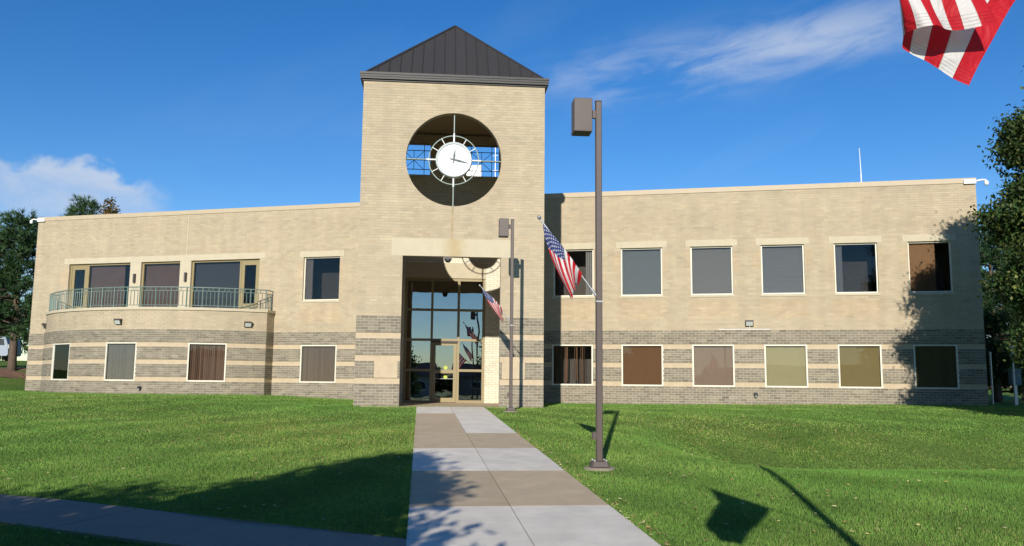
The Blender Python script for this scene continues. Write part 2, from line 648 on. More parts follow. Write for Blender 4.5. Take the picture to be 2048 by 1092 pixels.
def clip_course(sa, sb, z0, z1, holes):
    segs = [(sa, sb)]
    for h0, h1, hz0, hz1 in holes:
        if min(z1, hz1) - max(z0, hz0) < 0.03:
            continue
        out = []
        for a, b in segs:
            if h1 <= a or h0 >= b:
                out.append((a, b))
            else:
                if h0 > a:
                    out.append((a, h0))
                if h1 < b:
                    out.append((h1, b))
        segs = out
    return segs


def lay(sa, sb, k0, k1, holes, off=0.0):
    """running bond: yields (s0, s1, z0, z1, course) rectangles"""
    for k in range(k0, k1):
        z0, z1 = k * C + 0.005, k * C + 0.0965
        o = off + (0.1524 if k % 2 else 0.0)
        for a, b in clip_course(sa, sb, z0, z1, holes):
            i0, i1 = int(math.floor((a - sa - o) / 0.3048)), int(math.ceil((b - sa - o) / 0.3048))
            for i in range(i0, i1 + 1):
                p = sa + o + i * 0.3048
                q0, q1 = max(p + 0.005, a + 0.002), min(p + 0.2998, b - 0.002)
                if q1 - q0 > 0.035:
                    yield q0, q1, z0, z1, k


def brickcol(basec, var, k, s, warm=0.0):
    r = random.gauss(0, var)
    r += 0.030 * math.sin(k * 2.1 + s * 0.31) * math.sin(s * 0.23 + k * 0.9) + 0.022 * math.sin(k * 0.37 + s * 0.11)
    w = random.gauss(0, 0.012) + warm
    return (max(0.02, basec[0] * (1 + r + w)), max(0.02, basec[1] * (1 + r)), max(0.02, basec[2] * (1 + r - w)))


GB = [(0, 8), (10, 16), (18, 24), (26, 32)]      # grey brick courses
SB = [(8, 10), (16, 18), (24, 26)]               # stone courses


def core_wall(name, mp, sa, sb, ztop, holes, m=M_mortar, depth=0.30, parent=hall, circle=None, zbot=-0.4, nseg=1):
    """mortar backing with real openings and reveals"""
    mb = MB()
    S = sorted({sa, sb, *[min(max(h, sa), sb) for q in holes for h in q[:2]]})
    Z = sorted({zbot, ztop, *[h for q in holes for h in q[2:]]})
    if nseg > 1:
        S = sorted(set(S) | {sa + (sb - sa) * i / nseg for i in range(nseg + 1)})
    for a, b in zip(S[:-1], S[1:]):
        for z0, z1 in zip(Z[:-1], Z[1:]):
            sm, zm = (a + b) / 2, (z0 + z1) / 2
            if any(h[0] < sm < h[1] and h[2] < zm < h[3] for h in holes):
                continue
            if circle and circle[0] - circle[3] < sm < circle[0] + circle[3] and circle[1] - circle[3] < zm < circle[1] + circle[3]:
                continue
            mb.box(mp, a, b, -depth, 0, z0, z1)
    if circle:
        cs, cz, R, H = circle
        K = 96
        for j in range(K):
            t0, t1 = 2 * math.pi * j / K, 2 * math.pi * (j + 1) / K

            def sq(t):
                c_, s_ = math.cos(t), math.sin(t)
                q = H / max(abs(c_), abs(s_))
                return cs + q * c_, cz + q * s_
            i0, i1 = (cs + R * math.cos(t0), cz + R * math.sin(t0)), (cs + R * math.cos(t1), cz + R * math.sin(t1))
            o0, o1 = sq(t0), sq(t1)
            for nn in (0, -depth):
                mb.poly([mp(i0[0], nn, i0[1]), mp(o0[0], nn, o0[1]), mp(o1[0], nn, o1[1]), mp(i1[0], nn, i1[1])])
            mb.poly([mp(i0[0], 0, i0[1]), mp(i1[0], 0, i1[1]), mp(i1[0], -depth, i1[1]), mp(i0[0], -depth, i0[1])])
    return mb.build(name, m, parent)


def grey_zone(mp, sa, sb, holes, parent, proud=0.03, singles=False, org_ang=0.0, nseg=1, band_holes=(), ret=0.0):
    """projecting grey brick bands with pale joints and the stone courses between them"""
    back, bricks, stone = MB(), MB(), []
    pcs = []
    for k0, k1 in GB:
        z0, z1 = k0 * C, k1 * C
        S = clip_course(sa, sb, z0, z1, holes)
        # split in height where holes cover only part of the band
        Z = sorted({z0 if k0 else -0.35, z1, *[h for q in holes for h in q[2:] if z0 < h < z1]})
        for za, zb in zip(Z[:-1], Z[1:]):
            for a, b in clip_course(sa, sb, za, zb, holes):
                N = max(1, int((b - a) / 0.5)) if nseg > 1 else 1
                for i in range(N):
                    mb_a, mb_b = a + (b - a) * i / N, a + (b - a) * (i + 1) / N
                    back.box(mp, mb_a - ret * (i == 0), mb_b + ret * (i == N - 1), 0.0, proud, za, zb)
        for q in lay(sa - ret, sb + ret, max(k0, 0), k1, holes):
            pcs.append(q)
    for q0, q1, z0, z1, k in pcs:
        if singles:
            continue
        col = brickcol(GREY, 0.13, k, q0)
        bricks.box(mp, q0, q1, proud, proud + 0.006 + random.uniform(0, 0.002), z0, z1, col, ('back',))
    b = back.build('band_backing', M_mortarg, parent)
    if not singles:
        tag(bricks.build('brickwork', M_greybrick, parent), kind='stuff')
    for k0, k1 in SB:
        for a, b in clip_course(sa, sb, k0 * C, k1 * C, holes):
            mb = MB()
            N = max(1, int((b - a) / 0.5)) if nseg > 1 else 1
            for i in range(N):
                mb.box(mp, a + (b - a) * i / N, a + (b - a) * (i + 1) / N, 0.0, 0.008, k0 * C, k1 * C - 0.004)
            mb.build('stone_band', M_stone, parent)
    return pcs


# --- tower front
TL, TR = -5.615, 1.185
TC = (TL + TR) / 2
TTOP = 12.02
OL, OR_, OT = -4.01, -0.42, 5.46
CS, CZ, CRAD = TC, 9.115, 1.775
t_holes = [(OL, OR_, -1, OT)]
tw = core_wall('tower_wall', TM, TL, TR, TTOP, t_holes, circle=(CS, CZ, CRAD, 2.0), parent=hall) if False else None
holes_c = t_holes + []
mbc = MB()
# cells: keep the 4 x 4 m square round the circle free, filled by the ring polygon
S = sorted({TL, TR, OL, OR_, CS - 2.0, CS + 2.0})
Z = sorted({-0.4, TTOP, OT, CZ - 2.0, CZ + 2.0})
for a, b in zip(S[:-1], S[1:]):
    for z0, z1 in zip(Z[:-1], Z[1:]):
        sm, zm = (a + b) / 2, (z0 + z1) / 2
        if OL < sm < OR_ and zm < OT:
            continue
        if abs(sm - CS) < 2.0 and abs(zm - CZ) < 2.0:
            continue
        mbc.box(TM, a, b, -0.30, 0, z0, z1)
K = 96
for j in range(K):
    t0, t1 = 2 * math.pi * j / K, 2 * math.pi * (j + 1) / K

    def sq(t):
        q = 2.0 / max(abs(math.cos(t)), abs(math.sin(t)))
        return CS + q * math.cos(t), CZ + q * math.sin(t)
    i0, i1 = (CS + CRAD * math.cos(t0), CZ + CRAD * math.sin(t0)), (CS + CRAD * math.cos(t1), CZ + CRAD * math.sin(t1))
    o0, o1 = sq(t0), sq(t1)
    for nn in (0, -0.30):
        mbc.poly([TM(i0[0], nn, i0[1]), TM(o0[0], nn, o0[1]), TM(o1[0], nn, o1[1]), TM(i1[0], nn, i1[1])])
    mbc.poly([TM(i0[0], 0.007, i0[1]), TM(i1[0], 0.007, i1[1]), TM(i1[0], -0.30, i1[1]), TM(i0[0], -0.30, i0[1])])
tower = mbc.build('tower_wall', M_mortar, hall)

# tan brickwork of the tower, cut round the circular opening
LINT = (-4.43, 0.0, OT, 6.12)
tb_ = MB()
th = [(OL, OR_, -1, OT), LINT]
for q0, q1, z0, z1, k in lay(TL, TR, 32, 118, th):
    col = brickcol(TAN, 0.045, k, q0)
    pr = 0.006 + random.uniform(0, 0.002)
    far = max(abs(q0 - CS), abs(q1 - CS))
    near = 0 if q0 < CS < q1 else min(abs(q0 - CS), abs(q1 - CS))
    nz = 0 if z0 < CZ < z1 else min(abs(z0 - CZ), abs(z1 - CZ))
    fz = max(abs(z0 - CZ), abs(z1 - CZ))
    if math.hypot(near, nz) >= CRAD:
        tb_.box(TM, q0, q1, 0, pr, z0, z1, col, ('back',))
    elif math.hypot(far, fz) > CRAD:
        N = 10
        for i in range(N):
            a, b = q0 + (q1 - q0) * i / N, q0 + (q1 - q0) * (i + 1) / N
            da, db = [math.sqrt(max(0, CRAD ** 2 - (t - CS) ** 2)) for t in (a, b)]
            if z0 >= CZ or (z0 + z1) / 2 > CZ:
                la, lb, ha, hb = max(z0, CZ + da), max(z0, CZ + db), z1, z1
                la, lb = min(la, z1), min(lb, z1)
            else:
                la, lb, ha, hb = z0, z0, max(z0, min(z1, CZ - da)), max(z0, min(z1, CZ - db))
            if ha - la < 0.004 and hb - lb < 0.004:
                continue
            tb_.hexa([TM(a, 0, la), TM(b, 0, lb), TM(b, pr, lb), TM(a, pr, la), TM(a, 0, ha), TM(b, 0, hb), TM(b, pr, hb), TM(a, pr, ha)], col, ('back', 'l', 'r'))
tag(tb_.build('brickwork', M_tanbrick, tower), kind='stuff')

# grey piers of the tower: every brick on its own
PLQ_L = (-4.93, -4.085, 10 * C, 16 * C)
PLQ_R = (2 * TC + 4.085, 2 * TC + 4.93, 10 * C, 16 * C)
cache = {}


def single_brick(q0, q1, z0, z1, proud):
    L = round(q1 - q0, 3)
    key = (L, random.randrange(2))
    if key not in cache:
        mb = MB()
        mb.box(lambda s, nn, z: (s, -nn, z), -L / 2, L / 2, 0, 0.0065 + 0.0015 * key[1], -0.0457, 0.0457, None, ('back',))
        o = mb.build('brick', M_greyone, tower, org=(0, 0, 0))
        cache[key] = o.data
    else:
        o = link('brick', cache[key], M_greyone, tower)
    p = Vector(TM((q0 + q1) / 2, proud, (z0 + z1) / 2)) - ORG[tower.name]
    o.location = p
    o.rotation_euler = (0, 0, A_T)


nb = 0
for sa, sb, pq in ((TL, OL, PLQ_L), (OR_, TR, PLQ_R)):
    pcs = grey_zone(TM, sa, sb, [pq], tower, proud=0.035, singles=True)
    more = MB()
    for q0, q1, z0, z1, k in pcs:
        if nb < 300:
            single_brick(q0, q1, z0, z1, 0.035)
            nb += 1
        else:
            more.box(TM, q0, q1, 0.035, 0.042, z0, z1, brickcol(GREY, 0.13, k, q0), ('back',))
    if more.v:
        tag(more.build('brickwork', M_greybrick, tower), kind='stuff')
for pq in (PLQ_L, PLQ_R):
    mb = MB()
    mb.box(TM, pq[0] + .004, pq[1] - .004, 0.0, 0.05, pq[2] + .004, pq[3] - .004)
    mb.build('stone_plaque', M_stone, tower)
# lintel over the porch, with the rust stain that runs down from the clock
ml = mat('stained_lintel', (0.48, 0.42, 0.30), 0.85, var=0.05, scale=2.0)
nn_, ll_ = ml.node_tree.nodes, ml.node_tree.links
bsd = nn_['Principled BSDF']
old = bsd.inputs['Base Color'].links[0].from_socket
g_ = nn_.new('ShaderNodeNewGeometry')
sx = nn_.new('ShaderNodeSeparateXYZ')
ll_.new(g_.outputs['Position'], sx.inputs[0])
cx = TM(CS + 0.10, 0, 0)[0]


def lm(op, a, b):
    q = nn_.new('ShaderNodeMath')
    q.operation = op
    for i, v in enumerate((a, b)):
        if isinstance(v, (int, float)):
            q.inputs[i].default_value = v
        else:
            ll_.new(v, q.inputs[i])
    return q.outputs[0]


nt = nn_.new('ShaderNodeTexNoise')
nt.inputs['Scale'].default_value = 5.0
ll_.new(g_.outputs['Position'], nt.inputs['Vector'])
dist = lm('DIVIDE', lm('ABSOLUTE', lm('ADD', lm('SUBTRACT', sx.outputs[0], cx), lm('MULTIPLY', lm('SUBTRACT', nt.outputs['Fac'], 0.5), 0.35)), 0), 0.34)
fac = lm('MULTIPLY', lm('POWER', 2.718, lm('MULTIPLY', lm('MULTIPLY', dist, dist), -1.0)), 0.55)
mxl = nn_.new('ShaderNodeMix')
mxl.data_type = 'RGBA'
ll_.new(fac, mxl.inputs['Factor'])
ll_.new(old, mxl.inputs['A'])
mxl.inputs['B'].default_value = (0.36, 0.245, 0.09, 1)
ll_.new(mxl.outputs['Result'], bsd.inputs['Base Color'])
mb = MB()
mb.box(TM, LINT[0] + .003, LINT[1] - .003, -0.28, 0.012, LINT[2] + .001, LINT[3] - .003)
mb.build('stone_lintel', ml, tower)
# thin dark drip stain under the clock
mb = MB()
mb.box(TM, CS - 0.045, CS + 0.03, 0.0085, 0.0105, 6.13, CZ - CRAD - 0.012)
mb.build('drip_stain', mat('drip_stain', (0.36, 0.275, 0.165), 0.9, var=0.25, scale=3), tower)

# tower sides, back wall, ceiling
D_IN = 6.4
mb = MB()
for a, b in ((TL, TL + 0.30), (TR - 0.30, TR)):
    mb.box(TM, a, b, -8.1, -0.302, -0.4, TTOP)
mb.build('tower_side_wall', M_side, tower)
mb = MB()
mb.box(TM, TL + 0.302, TR - 0.302, -8.0, -0.302, 11.98, 12.015)
mb.build('tower_ceiling', mat('plaster_ceiling', (0.40, 0.33, 0.22), 0.9, var=0.05), tower)
FRL, FRR, FRT = -4.145, -0.625, 5.42
PIER = 0.815
WZ0, WZ1 = 10.03, 11.46
BWC = -2.355
bw_holes = [(FRL, FRR, -1, 6.10), (BWC - 2.27, BWC - PIER, WZ0, WZ1), (BWC + PIER, BWC + 2.27, WZ0, WZ1)]


def TBM(s, nn, z):
    return TM(s, nn - D_IN, z)


bwall = core_wall('porch_back_wall', TBM, TL + 0.31, TR - 0.31, 11.975, bw_holes, m=M_mortard, depth=0.25)
gb = MB()
for q0, q1, z0, z1, k in lay(TL + 0.31, TR - 0.31, 0, 117, bw_holes):
    gb.box(TBM, q0, q1, 0, 0.006, z0, z1, brickcol((0.62, 0.575, 0.44), 0.05, k, q0), ('back',))
tag(gb.build('brickwork', M_whitebrick, bwall), kind='stuff')
mb = MB()
mb.box(TBM, FRL + .003, FRR - .003, -0.2, 0.004, FRT + 0.01, 6.10 - .003)
mb.build('stone_bulkhead', M_lintel, bwall)
# steel lattices in the high rear openings
for uc in (BWC - 1.545, BWC + 1.485):
    mb = MB()
    zc, h = (WZ0 + WZ1) / 2, 0.43
    o0, o1 = (BWC - 2.27, BWC - PIER) if uc < BWC else (BWC + PIER, BWC + 2.27)
    for zz in (zc - h, zc, zc + h):
        mb.box(TBM, o0, o1, -0.12, -0.09, zz - .014, zz + .014)
    for uu in (uc - 0.46, uc + 0.46):
        mb.box(TBM, uu - .014, uu + .014, -0.155, -0.125, WZ0, WZ1)
    mb.box(TBM, uc - .012, uc + .012, -0.155, -0.125, zc - h, zc + h)
    for sx_ in (-1, 1):
        for sz_ in (-1, 1):
            mb.tube([TBM(uc, -0.17, zc), TBM(uc + sx_ * .46, -0.17, zc + sz_ * h)], 0.013, 5)
    mb.build('steel_lattice', M_black, bwall)
mb = MB()
mb.box(TM, TL + 0.31, TR - 0.31, -7.9, 0.45, -0.3, 0.012)
mb.build('porch_floor', M_conct, hall)

# --- entrance glazing
ent = MB()
FN0, FN1 = -0.16, -0.04
vs = [(-4.145, -4.03), (-2.995, -2.89), (-1.84, -1.73), (-0.74, -0.625)]
hs = [(0.015, 0.115), (1.35, 1.455), (2.67, 2.775), (3.98, 4.085), (5.31, 5.42)]
for a, b in vs:
    ent.box(TBM, a, b, FN0, FN1, 0.015, 5.42)
for i in range(3):
    a, b = vs[i][1], vs[i + 1][0]
    for j, (z0, z1) in enumerate(hs):
        if i == 1 and j in (0, 1):
            continue
        ent.box(TBM, a, b, FN0 + .004, FN1 - .004, z0, z1)
entr = ent.build('entrance_glazing', M_bronze, hall)
for i in range(3):
    for j in range(4):
        if i == 1 and j < 2:
            continue
        mb = MB()
        mb.box(TBM, vs[i][1] - .01, vs[i + 1][0] + .01, -0.103, -0.095, hs[j][1] - .01, hs[j + 1][0] + .01)
        mb.build('pane', M_glasse, entr)
dr = MB()
d0, d1 = vs[1][1] + .008, vs[2][0] - .008
for a, b, z0, z1 in ((d0, d0 + .13, .03, 2.66), (d1 - .13, d1, .03, 2.66), (d0 + .13, d1 - .13, 2.48, 2.66), (d0 + .13, d1 - .13, 1.28, 1.43), (d0 + .13, d1 - .13, .03, .22)):
    dr.box(TBM, a, b, -0.13, -0.075, z0, z1)
dr.build('door', M_bronze, entr)
for z0, z1 in ((.22, 1.28), (1.43, 2.48)):
    mb = MB()
    mb.box(TBM, d0 + .12, d1 - .12, -0.105, -0.098, z0 - .01, z1 + .01)
    mb.build('pane', M_glasse, entr)
mb = MB()
mb.tube([TBM(d0 + .07, -0.075, 1.05), TBM(d0 + .07, -0.02, 1.05), TBM(d0 + .07, -0.02, 1.32), TBM(d0 + .07, -0.075, 1.32)], 0.013, 6)
mb.tube([TBM(d0 + .06, -0.04, 1.04), TBM(d1 - .10, -0.04, 1.04)], 0.014, 6)
mb.build('door_handle', M_steel, entr)
for zz in (1.52, 1.10):
    mb = MB()
    mb.lathe(lambda s, nn, z: TBM(-2.31 + s, nn, zz + z), [(0.001, -0.09), (0.085, -0.09), (0.085, -0.094)], 20)
    mb.build('sticker', M_sticker, entr)
mb = MB()
mb.box(TBM, -2.95, -1.8, -0.03, 0.015, 2.60, 2.68)
mb.build('door_closer', M_darkbz, entr)

# --- tower roof
rf = MB()


def sqslab(mb, o, z0, z1, mp=TM):
    mb.box(mp, TL - o, TR + o, -(TR - TL) - o, o, z0, z1)


for o, z0, z1 in ((0.05, 12.022, 12.085), (0.125, 12.085, 12.155), (0.115, 12.155, 12.17), (0.135, 12.17, 12.24), (0.125, 12.24, 12.255), (0.15, 12.255, 12.335), (0.10, 12.335, 12.35)):
    sqslab(rf, o, z0, z1)
roof = rf.build('roof', M_metalroof, hall)
half = (TR - TL) / 2 - 0.06
APEX = 15.72
ZB = 12.351
cx0, cn0 = TC, -(TR - TL) / 2
for face in range(4):
    rot = face * math.pi / 2

    def RP(t, h, up, rot=rot):
        # t across the eave (0..1), h up the slope (0..1), up: along the face normal
        s_, n_ = (t - 0.5) * 2 * half, half * (1 - h)
        z_ = ZB + (APEX - ZB) * h
        rise = APEX - ZB
        nl = math.hypot(rise, half)
        n_ += up * rise / nl
        z_ += up * half / nl
        c_, q_ = math.cos(rot), math.sin(rot)
        return TM(cx0 + s_ * c_ + n_ * q_, cn0 - s_ * q_ + n_ * c_, z_)
    NP = 16
    hh = lambda t: 2 * min(t, 1 - t)
    for i in range(NP):
        t0, t1 = i / NP + 0.0008, (i + 1) / NP - 0.0008
        mb = MB()
        pts = [(t0, 0), (t1, 0), (t1, hh(t1)), (t0, hh(t0))]
        if t0 == 0.0008:
            pts = [(0.0008, 0), (t1, 0), (t1, hh(t1))]
        if i == NP - 1:
            pts = [(t0, 0), (1 - 0.0008, 0), (t0, hh(t0))]
        top = [RP(a, b, 0.012) for a, b in pts]
        bot = [RP(a, b, -0.01) for a, b in pts]
        mb.poly(top)
        mb.poly(bot[::-1])
        for q in range(len(pts)):
            mb.poly([top[q], top[(q + 1) % len(pts)], bot[(q + 1) % len(pts)], bot[q]])
        mb.build('roof_panel', M_metalroofr, roof)
    for i in range(1, NP):
        t = i / NP
        mb = MB()
        w = 0.0022
        mb.hexa([RP(t - w, 0, 0), RP(t + w, 0, 0), RP(t + w, 0, .055), RP(t - w, 0, .055), RP(t - w, hh(t), 0), RP(t + w, hh(t), 0), RP(t + w, hh(t), .055), RP(t - w, hh(t), .055)])
        mb.build('standing_seam', M_metalroof, roof)
    mb = MB()
    mb.tube([RP(0, 0, 0.02), RP(0.5, 1, 0.02)], 0.055, 6)
    mb.build('hip_cap', M_metalroof, roof)


# --- windows
def window(mp, s0, s1, z0, z1, style, n_f=0.0, parent=hall, bc=(0.3, 0.3, 0.3), fr=M_frame, gl=M_glass, fw=0.055, curved=False, seed=0, gap=0.0, sill=False):
    rs = random.Random(seed * 13 + 5)
    if curved:
        pa, pb = Vector(mp(s0, 0, 0)), Vector(mp(s1, 0, 0))
        d = pb - pa
        ang = math.atan2(d.y, d.x)
        mid = (pa + pb) / 2
        w = d.length
        mp = frame_at((mid.x, mid.y, 0), ang)
        s0, s1 = -w / 2, w / 2
    f = MB()
    f0, f1 = n_f - 0.07, n_f
    f.box(mp, s0, s0 + fw, f0, f1, z0, z1)
    f.box(mp, s1 - fw, s1, f0, f1, z0, z1)
    f.box(mp, s0 + fw, s1 - fw, f0, f1 - .003, z0, z0 + fw)
    f.box(mp, s0 + fw, s1 - fw, f0, f1 - .003, z1 - fw, z1)
    win = f.build('window', fr, parent)
    p = MB()
    p.box(mp, s0 + fw - .008, s1 - fw + .008, f0 + .02, f0 + .028, z0 + fw - .008, z1 - fw + .008)
    p.build('pane', gl, win)
    a, b, c0, c1 = s0 + .01, s1 - .01, z0 + .02, z1 - .02
    nb_ = n_f - 0.14
    if sill:
        mb = MB()
        mb.box(mp, s0 - .05, s1 + .05, 0.0, 0.03, z0 - 0.10, z0 - 0.004)
        mb.build('sill', M_lintel, win)
    bl = MB()
    if style == 'h':
        nsl = int((c1 - c0) / 0.034)
        for i in range(nsl):
            z = c0 + (i + .5) * 0.034 + rs.uniform(-.0015, .0015)
            bl.poly([mp(a, nb_ + .014, z - .012), mp(b, nb_ + .014, z - .012), mp(b, nb_ - .012, z + .012), mp(a, nb_ - .012, z + .012)])
    elif style in ('v', 'vb'):
        nsl = int((b - a) / 0.085)
        for i in range(nsl):
            s = a + (i + .5) * (b - a) / nsl
            t = -math.radians(rs.uniform(14, 42)) if style == 'v' else math.radians(rs.uniform(15, 80))
            if style == 'vb' and rs.random() < gap:
                continue
            tilt = rs.uniform(-.03, .03) if style == 'vb' else 0
            hw_ = 0.036
            z_lo = c0 + (rs.uniform(0, .25) if style == 'vb' else 0)
            ds, dn = hw_ * math.cos(t), hw_ * math.sin(t)
            bl.poly([mp(s - ds + tilt, nb_ - dn, z_lo), mp(s + ds + tilt, nb_ + dn, z_lo), mp(s + ds, nb_ + dn, c1), mp(s - ds, nb_ - dn, c1)])
    elif style == 'shade':
        N = 24
        w_ = (b - a) * (1 - gap)
        for i in range(N):
            s_a, s_b = a + w_ * i / N, a + w_ * (i + 1) / N
            wa, wb = .01 * math.sin(i * 0.9), .01 * math.sin((i + 1) * 0.9)
            bl.poly([mp(s_a, nb_ + wa, c0), mp(s_b, nb_ + wb, c0), mp(s_b, nb_ + wb, c1), mp(s_a, nb_ + wa, c1)])
    elif style in ('cl', 'cr'):
        N = 14
        w_ = (b - a) * 0.2
        for i in range(N):
            s_a, s_b = a + w_ * i / N, a + w_ * (i + 1) / N
            if style == 'cr':
                s_a, s_b = b - w_ * (i + 1) / N, b - w_ * i / N
            wa, wb = .03 * math.sin(i * 1.6), .03 * math.sin((i + 1) * 1.6)
            bl.poly([mp(s_a, nb_ + wa, c0), mp(s_b, nb_ + wb, c0), mp(s_b, nb_ + wb, c1), mp(s_a, nb_ + wa, c1)])
    if bl.v:
        o = bl.build('curtain' if style in ('cl', 'cr') else 'window_shade' if style == 'shade' else 'window_blind', mat('blind_cloth', bc, 0.8, var=0.05), win)
    # dark room behind the glass
    rm = MB()
    rm.box(mp, s0 - .02, s1 + .02, nb_ - 1.3, nb_ - 1.25, z0 - .1, z1 + .1)
    rm.build('room_back', M_int, win)
    return win


# right wing
RE = 19.76
R0_ = 0.9
r_up = [(1.93, 3.76, 'cr', (.30, .30, .29), M_glass), (4.99, 6.82, 'h', (.25, .275, .28), M_glass), (8.06, 9.86, 'h', (.30, .295, .28), M_glass),
        (11.06, 12.85, 'h', (.26, .27, .275), M_glass), (14.07, 15.80, 'cl', (.30, .32, .34), M_glassd), (17.01, 18.69, 'shade', (.22, .12, .055), M_glass)]
r_lo = [(1.89, 3.73, 'vb', (.17, .085, .045), M_glass), (5.00, 6.81, 'shade', (.15, .074, .03), M_glass), (8.07, 9.84, 'shade', (.25, .175, .13), M_glass),
        (11.09, 12.84, 'shade', (.34, .30, .165), M_glass), (14.07, 15.79, 'shade', (.20, .155, .06), M_glass), (17.03, 18.71, 'shade', (.20, .16, .07), M_glass)]
UZ0, UZ1, LZ0, LZ1 = 4.80, 6.945, 8 * C, 26 * C - 0.015
WT = 92 * C
r_holes = [(a, b, UZ0, UZ1) for a, b, *_ in r_up] + [(a, b, LZ0, 26 * C) for a, b, *_ in r_lo]
rwall = core_wall('wing_wall', RM, R0_, RE, WT, r_holes)
grey_zone(RM, R0_, RE, [(a, b, LZ0, 26 * C) for a, b, *_ in r_lo], rwall)
lints = [(a - 0.2, b + 0.2, UZ1, UZ1 + 0.285) for a, b, *_ in r_up]
tb2 = MB()


def tanwall(mp, sa, sb, holes, parent, k0=32, k1=92):
    mb = MB()
    for q0, q1, z0, z1, k in lay(sa, sb, k0, k1, holes):
        warm = 0.0
        for h in holes:
            if h[0] - .1 < (q0 + q1) / 2 < h[1] + .1 and 0.2 < h[2] - z1 < 1.0:
                warm = 0.05
        mb.box(mp, q0, q1, 0, 0.006 + random.uniform(0, .002), z0, z1, brickcol(TAN, 0.045, k, q0, warm), ('back',))
    return tag(mb.build('brickwork', M_tanbrick, parent), kind='stuff')


tanwall(RM, R0_, RE, r_holes + lints, rwall)
for a, b, z0, z1 in lints:
    mb = MB()
    mb.box(RM, a, b, -0.04, 0.010, z0 + .002, z1)
    mb.build('stone_lintel', M_lintel, rwall)
for i, (a, b, st, bc, gl) in enumerate(r_up):
    window(RM, a, b, UZ0, UZ1, st, n_f=-0.10, bc=bc, gl=gl, seed=i, gap=0.35 if i == 5 else 0, sill=True)
for i, (a, b, st, bc, gl) in enumerate(r_lo):
    window(RM, a, b, LZ0, LZ1, st, n_f=0.03, bc=bc, gl=gl, seed=20 + i, gap=0.4 if st == 'vb' else 0, fw=0.06)

# left wing
LE, LR = -26.655, -6.3
BS = 0.742 * BAY_R
bay_u0, bay_u1 = -25.02, -12.11
l_up = [(-10.625, -8.67, 'cl', (.30, .27, .25), M_glassd)]
l_lo = [(-10.59, -8.675, 'v', (.15, .105, .085), M_glass)]
bal = [(-24.43, -20.62, 'A'), (-19.96, -17.63, 'B'), (-16.98, -13.06, 'C')]
BFL = 42.5 * C           # balcony floor
l_holes = [(a, b, UZ0, UZ1) for a, b, *_ in l_up] + [(a, b, LZ0, 26 * C) for a, b, *_ in l_lo] + [(a, b, BFL, UZ1) for a, b, _ in bal]
lwall = core_wall('wing_wall', LM, LE, LR, WT, l_holes)
bay_block = (bay_u0, bay_u1, -1, 41 * C)
for sa, sb in ((LE, bay_u0 - .01), (bay_u1 + .01, LR)):
    grey_zone(LM, sa, sb, [(a, b, LZ0, 26 * C) for a, b, *_ in l_lo], lwall)
llint = [(a - 0.2, b + 0.2, UZ1, UZ1 + 0.285) for a, b, *_ in l_up]
ballint = [(-24.75, -12.75, UZ1, UZ1 + 0.30)]
piers = [(-20.62, -19.96, BFL, UZ1), (-17.63, -16.98, BFL, UZ1)]
tanwall(LM, LE, LR, l_holes + llint + ballint + piers + [bay_block], lwall)
for a, b, z0, z1 in llint + ballint:
    mb = MB()
    mb.box(LM, a, b, -0.04, 0.010, z0 + .002, z1)
    mb.build('stone_lintel', M_lintel, lwall)
for a, b, z0, z1 in piers:
    mb = MB()
    mb.box(LM, a + .003, b - .003, -0.04, 0.009, z0, z1 - .002)
    mb.build('stone_pier', M_lintel, lwall)
for i, (a, b, st, bc, gl) in enumerate(l_up):
    window(LM, a, b, UZ0, UZ1, st, n_f=-0.10, bc=bc, gl=gl, seed=40 + i, sill=True)
for i, (a, b, st, bc, gl) in enumerate(l_lo):
    window(LM, a, b, LZ0, LZ1, st, n_f=0.03, bc=bc, gl=gl, seed=50 + i, fw=0.06)
# thin control joint down the left wing
mb = MB()
mb.box(LM, -17.305, -17.285, 0.0085, 0.0105, UZ1 + .31, WT)
mb.build('control_joint', M_mortarg, lwall)
